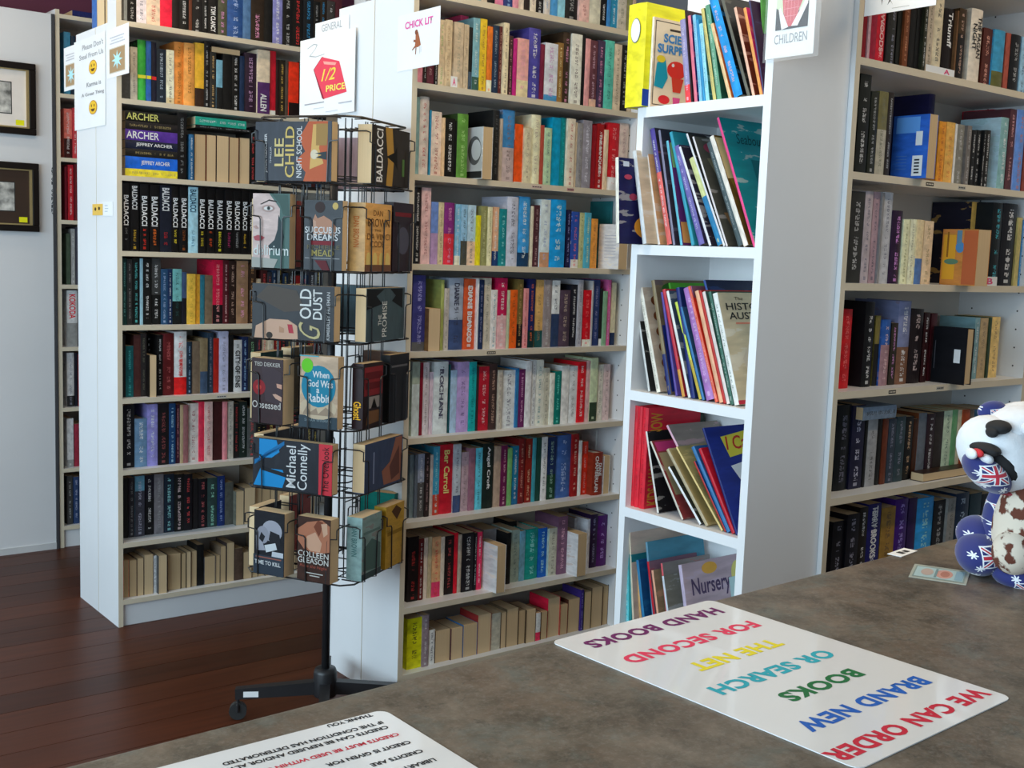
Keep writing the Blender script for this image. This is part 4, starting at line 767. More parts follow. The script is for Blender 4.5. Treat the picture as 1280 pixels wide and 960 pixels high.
for a in ((82, 106, 80, 360, '62d0d8', '4ab0b8', None, 0, 'f0f8f8'), (108, 130, 108, 362, '2a8a8a', '2a7a80'), (146, 160, 105, 175, 'dccfb4', 'c8b0a0'), (245, 268, 168, 412, '2a7aa8', '1a4a78'), (350, 368, 262, 425, 'c41c2c', '7a5a6a'), (387, 405, 300, 500, 'ecac8c', '8a7a60'), (482, 500, 390, 550, 'd8e0e8', '7a7a70')):
    a = list(a)+[None]*9
    kid(4, R5, a[0], a[1], a[2], a[3], a[4], a[5], a[6], a[7] or 0, a[8], hmax=0.32)
kid(4, R5, 215, 232, 142, 195, 'ecbc7c', 'cc5c20', rec=0.04); kid(4, R5, 330, 346, 250, 258, '6a9ab0', '4a8aa0', rec=0.04)
kid(4, R5, 460, 476, 380, 440, 'e06068', '8a8480', rec=0.04)
o, t, L, d = kid(4, R5, 640, 668, 530, 455, 'ccbcd4', 'a8949c', d=0.24, label="pale lilac Nursery book facing the counter, fifth shelf, children's bookcase")
art(o, t, d, L, [('t', '4a3a58', 'Nursery', .12, .62, .72, .84, .015), ('e', 'd89a40', .42, .92, .12, .06), ('e', 'c8c070', .85, .8, .1, .14), ('r', 'a8c4c4', .7, .5, .92, .78)])

# ------------------------------------------------------------------ spinner rack
RK = Vector((1.676, 3.016, 0)); RW = 0.15; RA = math.radians(-60)
rack = tag(empty('book_spinner_rack', RK, RA), 'black wire spinner rack of paperbacks on a wheeled four-leg base', 'spinner rack')
WIRE = pmat('black_wire', (0.012, 0.012, 0.013), 0.35, 0.05, 10, 0.0); BLK = pmat('black_steel', (0.018, 0.018, 0.02), 0.4, 0.1, 10)
lathe('pole', [(0.0125, 0.10), (0.0125, 1.80)], BLK, rack, 14)
lathe('hub', [(0.034, 0.07), (0.036, 0.075), (0.036, 0.145), (0.031, 0.158), (0.014, 0.158)], BLK, rack, 20)
RUB = pmat('caster_rubber', (0.02, 0.02, 0.02), 0.6)
LA = math.radians(150)-RA       # left leg points to azimuth 150 deg in the room
for k in range(4):
    a = LA+k*math.pi/2; c, s_ = math.cos(a), math.sin(a); nrm = Vector((-s_, c, 0))
    bm = bmesh.new()
    v = []
    for rr, z0, z1, hw in ((0.03, 0.078, 0.118, 0.016), (0.27, 0.066, 0.098, 0.014)):
        for sg in (-1, 1):
            for z in (z0, z1): v.append(bm.verts.new(Vector((c*rr, s_*rr, z))+nrm*hw*sg))
    for f in ((0, 1, 3, 2), (4, 6, 7, 5), (0, 4, 5, 1), (2, 3, 7, 6), (1, 5, 7, 3), (0, 2, 6, 4)): bm.faces.new([v[i] for i in f])
    bmesh.ops.recalc_face_normals(bm, faces=bm.faces[:])
    lg = from_bm('leg', bm, BLK, rack)
    bm = bmesh.new(); P = Vector((c*0.262, s_*0.262, 0.027))
    bm_tube(bm, [P-nrm*0.011, P+nrm*0.011], 0.0265, 16); cw = from_bm('caster_wheel', bm, RUB, lg)
    bm = bmesh.new(); bm_tube(bm, [P+Vector((0, 0, 0.042)), P+Vector((0, 0, 0.027)), P+nrm*0.0155+Vector((0, 0, 0.02)), P+nrm*0.0155], 0.005, 8); from_bm('caster_fork', bm, BLK, lg)
    if k == 0:
        fr = (Vector((c*0.245, s_*0.245, 0.072))+nrm*0.0152, Vector((-c, -s_, 0)), Vector((0, 0, 1)))
        poly('label_sticker', rect(0, 0.002, 0.045, 0.02), ink('d8d8d4'), lg, (fr[0], fr[1], fr[2]), 0.001)
TZ = [1.623, 1.380, 1.180, 0.935, 0.745, 0.490]; TH = [0.165, 0.205, 0.155, 0.205, 0.15, 0.19]
OFF = 0.19
def wire(name, pts, r=0.0018):
    bm = bmesh.new(); bm_tube(bm, pts, r, 5); return from_bm(name, bm, WIRE, rack)
def ring(name, z, w, r=0.0022):
    bm = bmesh.new(); c = 0.03
    pts = [(-w+c, -w, z), (w-c, -w, z), (w, -w+c, z), (w, w-c, z), (w-c, w, z), (-w+c, w, z), (-w, w-c, z), (-w, -w+c, z)]
    bm_tube(bm, pts, r, 6, True); return from_bm(name, bm, WIRE, rack)
ring('top_ring', 1.803, RW+0.012, 0.0035)
for i, z in enumerate(TZ):
    ring('tier_ring', z-0.004, OFF-0.01, 0.0026); ring('tier_ring', z+0.02, RW-0.035, 0.0022)
    for a in range(4):
        R_ = Matrix.Rotation(a*math.pi/2, 3, 'Z')
        for x in (-0.10, -0.05, 0.05, 0.10): wire('tier_wire', [R_ @ Vector((x, -OFF+0.01, z-0.004)), R_ @ Vector((x, -0.06, z-0.004))])
        wire('tier_spoke', [R_ @ Vector((0, -0.115, z+0.02)), R_ @ Vector((0, -0.012, z+0.02))], 0.002)
for a in range(4):
    R_ = Matrix.Rotation(a*math.pi/2, 3, 'Z')
    for x in (-0.028, -0.016, 0.016, 0.03, -0.105, 0.105): wire('upright_wire', [R_ @ Vector((x, -0.118, 0.486)), R_ @ Vector((x, -0.118, 1.803))])
    for x in (-0.09, 0.0, 0.09): wire('top_wire', [R_ @ Vector((x, -0.118, 1.803)), R_ @ Vector((x, -RW-0.012, 1.803))])
def pocket(face, tier, x0, x1):
    z = TZ[tier]; h = TH[tier]; R_ = Matrix.Rotation(face*math.pi/2, 3, 'Z'); f = -OFF-0.006
    for xe, sg in ((x0, 1), (x1, -1)):
        hi = z+h*0.86; st = hi-0.03
        pts = [(xe-sg*0.004, -RW+0.03, hi), (xe-sg*0.004, f+0.012, hi), (xe-sg*0.004, f, hi-0.004), (xe-sg*0.004, f, st), (xe+sg*0.022, f, st-0.003), (xe+sg*0.027, f, st-0.01), (xe+sg*0.03, f, z-0.002), (xe+sg*0.03, f+0.02, z-0.006), (xe+sg*0.03, -RW+0.03, z-0.006)]
        bm = bmesh.new(); bm_tube(bm, [R_ @ Vector(p) for p in pts], 0.0021, 5); from_bm('pocket_wire', bm, WIRE, rack)
PAIRS = [(-0.147, -0.02), (0.016, 0.143)]
for face in range(4):
    for tier in range(6):
        if tier % 2 == 0: pocket(face, tier, -0.135, 0.125)
        else:
            for a, b in PAIRS: pocket(face, tier, a, b)
FW = ['side facing the counter', 'side facing right', 'far side', 'left side']
def rbook(face, tier, x0, x1, hgt, t, c1, c4, label, els=None, land=False, hard=False, spine_c=None, tilt=0.0, ct=None, gain=0.75, c2=None, spine_t=None, yaw=0.0):
    """book standing in a pocket; x0..x1 across the face"""
    w = x1-x0
    if land: L, d = w, hgt
    else: L, d = hgt, w
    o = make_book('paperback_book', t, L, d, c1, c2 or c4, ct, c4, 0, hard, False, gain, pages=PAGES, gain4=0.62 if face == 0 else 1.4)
    if land: B = Matrix(((0, 0, -1, x1), (-1, 0, 0, -OFF+t), (0, 1, 0, TZ[tier]), (0, 0, 0, 1)))
    else: B = Matrix(((0, 1, 0, x0), (-1, 0, 0, -OFF+t), (0, 0, 1, TZ[tier]), (0, 0, 0, 1)))
    F = Matrix.Rotation(face*math.pi/2, 4, 'Z')
    Wd = Matrix.Translation(RK) @ Matrix.Rotation(RA, 4, 'Z')
    Tl = Matrix.Translation((0, -OFF+t, TZ[tier])) @ Matrix.Rotation(tilt, 4, 'X') @ Matrix.Translation((0, OFF-t, -TZ[tier]))
    if yaw: Tl = Tl @ Matrix.Translation((x0, -OFF, 0)) @ Matrix.Rotation(yaw, 4, 'Z') @ Matrix.Translation((-x0, OFF, 0))
    o.matrix_world = Wd @ F @ Tl @ B
    tag(o, label, 'book', 'paperbacks in the spinner rack')
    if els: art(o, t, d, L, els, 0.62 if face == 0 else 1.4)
    if spine_t:
        for (s, col, v0, v1, wd) in spine_t: spine_text(o, s, col, t, L, v0, v1, wd)
    return o
S = 'spinner rack'
rbook(0, 0, -0.142, 0.105, 0.163, 0.032, '2c2e38', '30333e', 'grey and orange thriller turned sideways, top tier front of the spinner rack', [
    ('p', 'd86a40', [(0, .02), (1, .02), (1, .3), (.72, .42), (.5, .34), (.35, .46), (.15, .33), (0, .36)]), ('p', 'f0c070', [(.2, .28), (.95, .24), (.95, .13), (.55, .16), (.3, .1)]), ('p', 'b89050', [(.6, .2), (.96, .2), (.96, .04), (.6, .06)]), ('r', '565c66', 0, 0, 1, .05), ('e', 'f8e8c8', .45, .22, .08, .05), ('p', '3a4448', [(.36, .06), (.4, .2), (.44, .12), (.47, .21), (.5, .06)]),
    ('t', 'f0d890', 'LEE', .25, .62, .72, .74), ('t', 'f0d078', 'CHILD', .06, .48, .92, .60), ('t', 'f4f4f4', 'NIGHT SCHOOL', .06, .38, .92, .45), ('t', 'f0f0f0', 'JACK REACHER', .14, .83, .8, .875), ('t', 'd0d0d4', 'THRILLER', .3, .78, .58, .80)], land=True)
rbook(0, 1, -0.150, -0.026, 0.208, 0.03, '8a9a98', 'e0c4bc', 'novel with a pale woman\'s face on its cover, front of the spinner rack', [
    ('p', '5a7a74', [(.45, 1), (1, 1), (1, 0), (.5, 0), (.46, .28), (.62, .35), (.72, .55), (.74, .8)]), ('p', '34464a', [(.7, .72), (.78, .62), (.86, .42), (.8, .25), (.48, .22), (.44, .3), (.6, .38), (.68, .52)]), ('p', '4a6660', [(.5, 1), (.95, .98), (.98, .7), (.82, .72), (.74, .86)]), ('p', '3a3430', [(.2, .855), (.45, .92), (.66, .9), (.64, .885), (.44, .9), (.24, .85)]), ('e', 'c0a49c', .42, .8, .17, .05), ('e', 'f0ece8', .43, .8, .12, .026), ('e', '4a5450', .44, .803, .045, .026), ('e', '101010', .44, .803, .018, .012), ('p', 'c05a64', [(.04, .415), (.16, .44), (.26, .43), (.34, .405), (.24, .36), (.08, .365)]), ('p', 'cba59c', [(.02, .55), (.1, .57), (.18, .53), (.1, .52)]), ('t', 'f0f8f4', 'delirium', .05, .17, .98, .31, .006), ('p', 'b8b8b0', [(0, .14), (.7, .12), (.6, 0), (0, 0)])])
rbook(0, 1, 0.02, 0.143, 0.192, 0.028, '222224', '33363b', 'dark novel with a bare-backed figure on its cover, front of the spinner rack', [
    ('p', 'c89478', [(.3, .8), (.36, .74), (.52, .78), (.7, .72), (.85, .62), (.8, .48), (.62, .52), (.38, .5), (.28, .6), (.24, .72)]), ('e', '3a2420', .42, .9, .13, .08), ('p', 'd8ac94', [(.24, .72), (.32, .7), (.34, .48), (.26, .48)]), ('e', 'e0c070', .82, .92, .075, .05), ('r', '8a1a28', .2, .36, .8, .42), ('t', 'f4f4f4', 'SUCCUBUS', .04, .53, .96, .62, .01), ('t', 'f4f4f4', 'DREAMS', .1, .425, .9, .52, .01), ('t', '7a7054', 'RICHELLE', .1, .3, .95, .36), ('t', 'b8a860', 'MEAD', .22, .2, .8, .29), ('r', 'c8c8c8', .05, .165, .95, .172), ('p', '6a1420', [(.3, .14), (.6, .14), (.7, 0), (.5, 0)])])
rbook(0, 2, -0.148, 0.122, 0.155, 0.034, '222226', '26262b', 'charcoal novel with a sleeping face, turned sideways, front of the spinner rack', [
    ('p', '5a5048', [(.75, .95), (.5, .6), (.55, .35), (.9, .45), (.98, .8)]), ('p', 'e0b498', [(.0, .97), (.22, .95), (.36, .78), (.36, .55), (.26, .44), (.02, .43), (0, .6)]), ('p', 'c43a4a', [(.12, .54), (.28, .56), (.28, .5), (.12, .48)]), ('e', '3a3028', .06, .78, .06, .04), ('p', 'c89878', [(.12, .66), (.24, .66), (.2, .6), (.12, .6)]),
    ('t', 'f4f4f0', 'OLD', .4, .27, .94, .41, .012), ('t', 'f4f4f0', 'DUST', .4, .14, .94, .25, .012), ('t', 'd8c890', 'G', .04, .16, .34, .42, -.004, .5), ('t', 'd0d0d0', 'KIMBERLEY FREEMAN', .04, .045, .9, .085)], land=True)
rbook(0, 3, -0.148, -0.033, 0.187, 0.05, '2a1a1c', '3a2024', 'thick dark red thriller with two reaching fingers, front of the spinner rack', [
    ('p', '4a3a40', [(.3, .95), (.95, .8), (.97, .3), (.45, .35)]), ('e', 'a02028', .25, .55, .2, .12), ('e', 'd84a40', .24, .55, .08, .04), ('t', 'd8d0c8', 'TED DEKKER', .1, .88, .92, .94, .006), ('p', 'e0a890', [(.97, .62), (.8, .63), (.82, .57), (.97, .55)]), ('p', 'e0b098', [(.97, .43), (.78, .47), (.68, .46), (.78, .4), (.97, .36)]), ('t', 'e0d8d0', 'Obsessed', .04, .23, .94, .34, .006)], yaw=math.radians(-6))
rbook(0, 3, 0.014, 0.138, 0.205, 0.032, '6a5a50', 'd8b898', 'cream novel with a large blue circle and green sticker, front of the spinner rack', [
    ('r', '3a4a54', 0, 0, 1, .17), ('e', 'e0c8a8', .5, .28, .48, .16), ('p', 'b09880', [(.1, .2), (.2, .3), (.3, .22), (.45, .28), (.5, .2), (.7, .3), (.9, .22), (.9, .18), (.1, .18)]), ('e', '1a90b0', .5, .58, .45, .29), ('e', '72e028', .2, .86, .15, .1), ('t', 'f4f8f8', 'When', .34, .7, .78, .79, .02), ('t', 'f4f8f8', 'God Was', .2, .57, .88, .67, .02), ('t', 'f4f8f8', 'a', .45, .49, .53, .55, .02), ('t', 'f4f8f8', 'Rabbit', .22, .36, .82, .48, .02), ('r', '5ac0d0', 0, .985, .5, 1), ('t', '8a9aa0', 'SARAH WINMAN', .15, .09, .85, .13)])
rbook(0, 4, -0.14, 0.125, 0.146, 0.032, '2a2c34', '2a2c34', 'blue, black and red thriller turned sideways, front of the spinner rack', [
    ('p', '1a9ae0', [(.04, .99), (.4, .9), (.4, .62), (.25, .58), (.04, .62)]), ('p', '1a9ae0', [(.6, .92), (.98, .92), (.98, .7), (.75, .66), (.62, .76)]), ('p', '1a7ab8', [(.45, .98), (.55, .98), (.75, .7), (.9, .6), (.98, .6), (.7, .85)]), ('p', '20242c', [(.36, .9), (.44, .9), (.34, .58), (.26, .58)]), ('r', 'e83a48', 0, 0, 1, .165), ('t', 'f4f4f4', 'Michael', .07, .45, .9, .57, .004), ('t', 'f4f4f4', 'Connelly', .05, .27, .96, .43, .004), ('t', '4a1418', 'The Overlook', .05, .04, .95, .125, .004)], land=True)
rbook(0, 5, -0.135, -0.024, 0.187, 0.048, '3a4a58', '26282e', 'black thriller with pale stone figure and price stickers, bottom front of the spinner rack', [
    ('e', 'b8b8c4', .6, .7, .33, .17), ('e', 'a8a8b4', .3, .62, .2, .14), ('p', '2a2a30', [(.25, .66), (.38, .6), (.3, .5), (.18, .55)]), ('p', '2a2a30', [(.55, .7), (.85, .66), (.9, .5), (.62, .46), (.5, .56)]), ('p', 'b4b4c0', [(.08, .6), (.3, .5), (.4, .38), (.1, .36)]), ('p', 'e8ecf0', [(.36, .46), (.72, .52), (.78, .42), (.42, .35)]), ('p', 'dce0e8', [(.62, .38), (.98, .38), (.98, .26), (.6, .28)]), ('r', '3a4450', 0, 0, 1, .3), ('t', 'f4f4f4', 'TIME TO KILL', .05, .15, .9, .215, .015), ('r', 'a8685c', .08, .255, .92, .275)], yaw=math.radians(-5))
rbook(0, 5, 0.013, 0.128, 0.187, 0.042, '5a3a2c', '4a3028', 'brown romance with a reclining figure, bottom tier front of the spinner rack', [
    ('p', 'c88060', [(.02, .8), (.3, .92), (.75, .98), (.98, .9), (.98, .5), (.6, .44), (.2, .5), (.02, .62)]), ('p', 'e8b494', [(.3, .7), (.55, .78), (.75, .62), (.7, .48), (.4, .48), (.24, .56)]), ('p', '8a4a34', [(.5, .86), (.66, .72), (.72, .8), (.78, .95), (.62, .97)]), ('p', 'e8b898', [(.72, .92), (.9, .94), (.92, .78), (.8, .72)]), ('t', 'f0ece4', 'COLLEEN', .04, .38, .96, .47, .008), ('t', 'f0ece4', 'GLEASON', .04, .28, .96, .37, .008), ('t', 'b86050', 'Rises the Night', .1, .2, .92, .26, .004, .2), ('r', 'e0dcd4', .3, .125, .8, .14), ('r', 'e0dcd4', .4, .085, .7, .1)], yaw=math.radians(-4))
# side facing right
rbook(1, 0, -0.118, 0.108, 0.163, 0.045, '1a1818', '2a2420', 'black and gold thriller turned sideways, top tier right side of the spinner rack', [
    ('p', 'a07a38', [(0, .62), (.4, .58), (1, .66), (1, .48), (.5, .42), (0, .46)]), ('t', 'e0dcd8', 'BALDACCI', .05, .72, .95, .88, .02), ('p', '14120f', [(.4, .4), (.5, .62), (.6, .4), (.7, .35), (.3, .33)]), ('r', '4a6a3a', .2, .14, .5, .2)], land=True)
rbook(1, 1, -0.147, 0.006, 0.19, 0.055, 'd8a868', 'cc9a58', 'tan bestselling novel with an arcade along its foot, right side of the spinner rack', [
    ('t', '6a4420', 'DAN', .3, .82, .66, .9, .0), ('t', '5a3418', 'BROWN', .1, .66, .92, .78, .0), ('t', '7a5a30', 'THE', .35, .59, .6, .625), ('t', '6a4420', 'DA VINCI', .08, .47, .94, .56, -.004), ('t', '6a4420', 'CODE', .2, .36, .72, .45, -.004)]+[('p', 'ecb46c', [(.05+k*.24, .1), (.05+k*.24, .22), (.1+k*.24, .28), (.17+k*.24, .28), (.22+k*.24, .22), (.22+k*.24, .1)]) for k in range(4)]+[('r', '6a4a38', 0, 0, 1, .1)], spine_t=[('DAN BROWN', '8a4a1c', .35, .8, .34)])
rbook(1, 1, 0.016, 0.143, 0.2, 0.03, '2a1a20', '2a2028', 'dark purple novel with red title, outer pocket right side of the spinner rack', [('r', '6a2028', .1, .8, .9, .86), ('e', '4a4a58', .5, .45, .3, .2)])
rbook(1, 2, -0.13, 0.1, 0.153, 0.035, '3a5058', '3c4e54', 'misty grey-green novel turned sideways, right side of the spinner rack', [('p', '14181a', [(.6, 1), (.98, 1), (.98, .55), (.85, .75), (.7, .6)]), ('p', '14181a', [(.6, .06), (.98, .06), (.98, .4), (.85, .25), (.75, .35)]), ('t', 'c8ccc8', 'THE', .3, .62, .5, .7, .004), ('t', 'c8ccc8', 'PROMISE', .08, .48, .75, .6, .004)], land=True)
rbook(1, 3, -0.14, -0.022, 0.186, 0.035, '2a1014', '241414', 'black and red ghost story with orange spine lettering, right side of the spinner rack', [('r', '7a2428', .06, .5, .96, .94), ('r', '5a181c', .1, .75, .92, .86), ('r', '5a181c', .1, .6, .92, .7), ('r', '8a8480', .3, .3, .9, .48), ('p', '14100e', [(.4, .3), (.55, .46), (.7, .3)]), ('p', '6a4a30', [(.15, .05), (.9, .08), (.8, .26), (.25, .26)])], spine_t=[('Ghost!', 'f0901c', .14, .42, .7)])
rbook(1, 3, 0.016, 0.14, 0.2, 0.03, '101214', '14161a', 'plain black paperback in outer pocket, fourth tier right side of the spinner rack', [('r', '5a5a5c', .1, .81, .9, .84)])
rbook(1, 4, -0.12, 0.11, 0.143, 0.04, '2a3448', '34405a', 'dusky blue and copper novel turned sideways, fifth tier right side of the spinner rack', [('p', '8a5a48', [(.05, .5), (.35, .56), (.5, .35), (.98, .2), (.98, .02), (.05, .05)]), ('p', '5a3a34', [(.1, .3), (.4, .36), (.8, .1), (.2, .08)]), ('r', '7a86a0', .15, .76, .8, .79)], land=True)
rbook(1, 5, -0.128, -0.012, 0.186, 0.05, '9ab8b4', '7a9490', 'pale green-blue thriller with red mark on spine, bottom tier right side of the spinner rack', [('p', '4a6460', [(.1, .5), (.5, .62), (.95, .5), (.95, .1), (.1, .14)]), ('r', '5a7470', .08, .72, .92, .76), ('r', '3a4a4c', 0, 0, 1, .1)], c2='a02028', spine_t=[('DAN BROWN', '3a5a58', .38, .86, .36)])
rbook(1, 5, 0.014, 0.132, 0.19, 0.04, 'b8902c', 'b08a30', 'mustard yellow worn paperback, outer pocket bottom tier right side of the spinner rack', [('p', '4a3018', [(.3, .9), (.55, .98), (.85, .88), (.6, .74)]), ('r', '8a6a24', .1, .52, .9, .58)])
# left side (seen edge-on) and far side glimpses
pal = ['8a3028', '2a3a50', '3a3a38', '5a4a30', '2a4a44', '6a2a3a', '38506a', '4a3a2a', '303038']
lab = iter(('top-tier sideways paperback', 'second-tier paperback in near pocket', 'second-tier paperback in far pocket', 'third-tier sideways paperback', 'fourth-tier paperback in near pocket', 'fourth-tier paperback in far pocket', 'fifth-tier sideways paperback', 'bottom-tier paperback in near pocket', 'bottom-tier paperback in far pocket'))
for i in range(6):
    if i % 2 == 0: rbook(3, i, -0.125, 0.115, TH[i]-0.008, 0.035, random.choice(pal), random.choice(pal), next(lab)+', seen edge-on, left side of the spinner rack', land=True)
    else:
        rbook(3, i, 0.018, 0.136, TH[i]-0.01, 0.036, random.choice(pal), random.choice(pal), next(lab)+', seen edge-on, left side of the spinner rack')
        rbook(3, i, -0.145, -0.024, TH[i]-0.006, 0.04, random.choice(pal), random.choice(pal), next(lab)+', seen edge-on, left side of the spinner rack')
rbook(2, 5, -0.145, -0.02, 0.2, 0.035, '0a6a60', '0a7468', 'teal paperback glimpsed on the far side, bottom tier of the spinner rack')
rbook(2, 1, -0.145, -0.02, 0.2, 0.03, '2a4a6a', '3a5a7a', 'blue paperback glimpsed on the far side, second tier of the spinner rack')
rbook(2, 3, -0.145, -0.02, 0.195, 0.03, '4a3020', '5a3a28', 'brown paperback glimpsed on the far side, fourth tier of the spinner rack')
rbook(2, 2, -0.13, 0.11, 0.15, 0.03, '5a6a70', '5a7078', 'grey-blue sideways paperback glimpsed on the far side of the spinner rack', land=True)
rbook(2, 0, -0.13, 0.11, 0.155, 0.03, 'a89098', 'a89098', 'mauve sideways paperback glimpsed on the far side, top of the spinner rack', land=True)
# ------------------------------------------------------------------ paper signs on end panels (all face -X)
PAPER = pmat('white_paper', (0.86, 0.87, 0.87), 0.6, 0.02, 8)
def xsheet(name, X, pl, pt, pr, pb, label, cat='sign', mat=None, thick=0.0008):
    """sheet hanging in the plane x = X; pl, pt, pr, pb = image bounds"""
    py = (pt+pb)/2
    yl = on(pl, py, 0, X).y; yr = on(pr, py, 0, X).y; zt = on((pl+pr)/2, pt, 0, X).z; zb = on((pl+pr)/2, pb, 0, X).z
    w, h = yl-yr, zt-zb
    o = tag(box(name, 0, thick, -w, 0, 0, h, mat or PAPER), label, cat); o.location = (X, yl, zb)
    return o, w, h, (Vector((0, 0, 0)), Vector((0, -1, 0)), Vector((0, 0, 1)))
def sart(o, fr, w, h, els, gain=1.15):
    for k, e in enumerate(els):
        lf = 0.0003+0.0001*k
        if e[0] == 'p': poly('print', [(a*w, b*h) for a, b in e[2]], ink(e[1], gain), o, fr, lf)
        elif e[0] == 'r': poly('print', [(a*w, b*h) for a, b in rect(*e[2:6])], ink(e[1], gain), o, fr, lf)
        elif e[0] == 'e': poly('print', [(a*w, b*h) for a, b in ellipse(*e[2:6])], ink(e[1], gain), o, fr, lf)
        elif e[0] == 't': letters(e[2], ink(e[1], gain), o, fr, (e[3]*w, e[4]*h, e[5]*w, e[6]*h), e[7] if len(e) > 7 else 0.004, e[8] if len(e) > 8 else 0.0, lf+0.0002)
SM = lambda cy: [('e', 'b87a18', .62, cy, .13, .078), ('e', 'f0b428', .62, cy, .115, .07), ('e', '5a3a10', .575, cy+.02, .014, .016), ('e', '5a3a10', .665, cy+.02, .014, .016), ('p', '5a3a10', [(.55, cy-.015), (.69, cy-.015), (.65, cy-.045), (.59, cy-.045)])]
o, w, h, fr = xsheet('paper_notice', 1.4315, 93, 46, 131.5, 160, 'white paper notice with two yellow smileys taped to the left bookcase end')
sart(o, fr, w, h, [('t', '8a8a90', "Please Don't", .28, .875, .95, .935), ('t', '8a8a90', 'Steal From Us', .18, .775, .95, .83)]+SM(.66)+[('t', '8a8a90', 'Karma is', .42, .455, .88, .505), ('t', '8a8a90', 'A Great Thing', .25, .345, .97, .395)]+SM(.22))
for (pl, pt, pr, pb, lb, X) in ((134, 33, 161, 95, 'brown flyer with pale star, hanging off the front edge of the left bookcase end', 1.4328), (80, 57, 99, 112, 'brown flyer with pale star, hanging off the back edge of the left bookcase end', 1.4328)):
    o, w, h, fr = xsheet('flyer', X, pl, pt, pr, pb, lb)
    star = []
    for k in range(16): star.append((.5+(.26 if k % 2 == 0 else .1)*math.cos(k*math.pi/8), .34+(.2 if k % 2 == 0 else .08)*math.sin(k*math.pi/8)))
    sart(o, fr, w, h, [('r', 'c4bcae', .1, .08, .84, .6), ('r', 'a08460', .12, .1, .82, .58), ('p', 'a8d8ec', [(a-.03, b) for a, b in star]), ('r', 'b8b8c0', .14, .8, .8, .825), ('r', 'c0c0c8', .2, .74, .76, .765), ('r', 'b8b8c0', .14, .68, .84, .705)])
o, w, h, fr = xsheet('emoji_sticker', 1.4315, 115.5, 255, 128, 269, 'little yellow smiley tag stuck on the left bookcase end', 'sticker', cmat('d8b050', .5, 1.2), 0.004)
sart(o, fr, w, h, [('e', '3a2a10', .3, .55, .09, .16), ('e', '3a2a10', .68, .6, .09, .16)])
o, w, h, fr = xsheet('clear_tag', 1.4325, 128.5, 252, 141, 270, 'pale clear tag beside the smiley tag on the left bookcase end', 'tag')
sart(o, fr, w, h, [('r', 'a8b4c0', .2, .7, .5, .75), ('r', 'a8b4c0', .2, .5, .55, .55), ('r', 'a8b4c0', .2, .3, .5, .35)])
o, w, h, fr = xsheet('section_sign', 1.8975, 394, 24, 436, 78, 'white GENERAL sign half hidden behind the price-tag sign')
sart(o, fr, w, h, [('t', 'a0a0a4', 'GENERAL', .2, .76, .8, .93, .002), ('e', '6a6a6c', .5, .48, .1, .12)])
o, w, h, fr = xsheet('price_sign', 1.889, 375, 43, 443.5, 144, 'white sheet with a red price tag picture, hung above the spinner rack')
sart(o, fr, w, h, [('p', 'a0a4a8', [(.14, .885), (.26, .925), (.33, .905), (.3, .86), (.2, .785), (.3, .76), (.46, .77), (.46, .762), (.3, .75), (.17, .775), (.29, .86), (.31, .9), (.26, .912), (.14, .875)]),
    ('p', '8a2438', [(.26, .6), (.41, .735), (.44, .735), (.47, .2), (.43, .22)]), ('p', 'd84458', [(.27, .6), (.42, .735), (.73, .64), (.87, .25), (.47, .21)]), ('t', 'f0c850', '1/2', .41, .43, .67, .58, .01, .3), ('t', 'f4d860', 'PRICE', .5, .29, .84, .37, .02), ('p', 'f09a90', [(.44, .68), (.68, .63), (.66, .6), (.46, .64)]),
    ('r', '9a9aa0', .1, .165, .47, .18), ('r', 'a8a8b0', .73, .12, .96, .135), ('r', 'c0c4c8', .27, .1, .47, .11), ('r', 'c0c4cc', .5, .04, .72, .05)])
o, w, h, fr = xsheet('section_sign', 1.8985, 497, 14, 549.5, 85, 'white CHICK LIT sign with pink lettering on the middle bookcase end')
sart(o, fr, w, h, [('t', 'd85a9c', 'CHICK LIT', .18, .73, .84, .86, .03), ('p', '9a5a3c', [(.44, .62), (.5, .64), (.54, .52), (.57, .4), (.5, .37), (.46, .38), (.42, .36), (.44, .48)]), ('p', '8a5238', [(.4, .52), (.46, .5), (.45, .46), (.39, .48)]), ('p', '8a5238', [(.45, .38), (.47, .38), (.46, .25), (.44, .25)]), ('p', '8a5238', [(.42, .4), (.44, .38), (.38, .33), (.36, .34)]), ('e', '7a4630', .46, .64, .035, .045), ('r', '9a9aa0', .545, .25, .55, .39), ('r', '9a9aa0', .575, .27, .58, .37)])
o, w, h, fr = xsheet('section_sign', 2.0745, 961, -88, 1021, 70, "white CHILDREN sign with a photo of a person in a red checked shirt")
sart(o, fr, w, h, [('t', '8a8e92', 'CHILDREN', .18, .11, .86, .185, .0), ('r', 'c8dcb8', .19, .22, .86, .9), ('p', '6a9a5a', [(.19, .5), (.3, .62), (.3, .9), (.19, .9)]), ('p', 'e0d890', [(.6, .6), (.86, .5), (.86, .9), (.6, .9)]), ('p', '30343c', [(.19, .22), (.86, .22), (.86, .42), (.5, .3), (.19, .4)]), ('p', 'c85a64', [(.3, .5), (.36, .6), (.44, .64), (.58, .64), (.72, .58), (.78, .48), (.66, .36), (.6, .24), (.42, .24), (.34, .36)])]
     + [('r', 'e0929a', .36+.07*k, .28, .367+.07*k, .6) for k in range(5)]+[('r', 'e0929a', .36, .32+.06*k, .7, .324+.06*k) for k in range(5)]
     + [('p', '5a2a2c', [(.46, .64), (.52, .6), (.58, .64)]), ('e', 'd8a890', .52, .69, .085, .06), ('p', 'e4e8f0', [(.25, .38), (.29, .4), (.47, .235), (.33, .22)]), ('p', 'e4e8f0', [(.53, .24), (.85, .47), (.85, .4), (.66, .235)])])
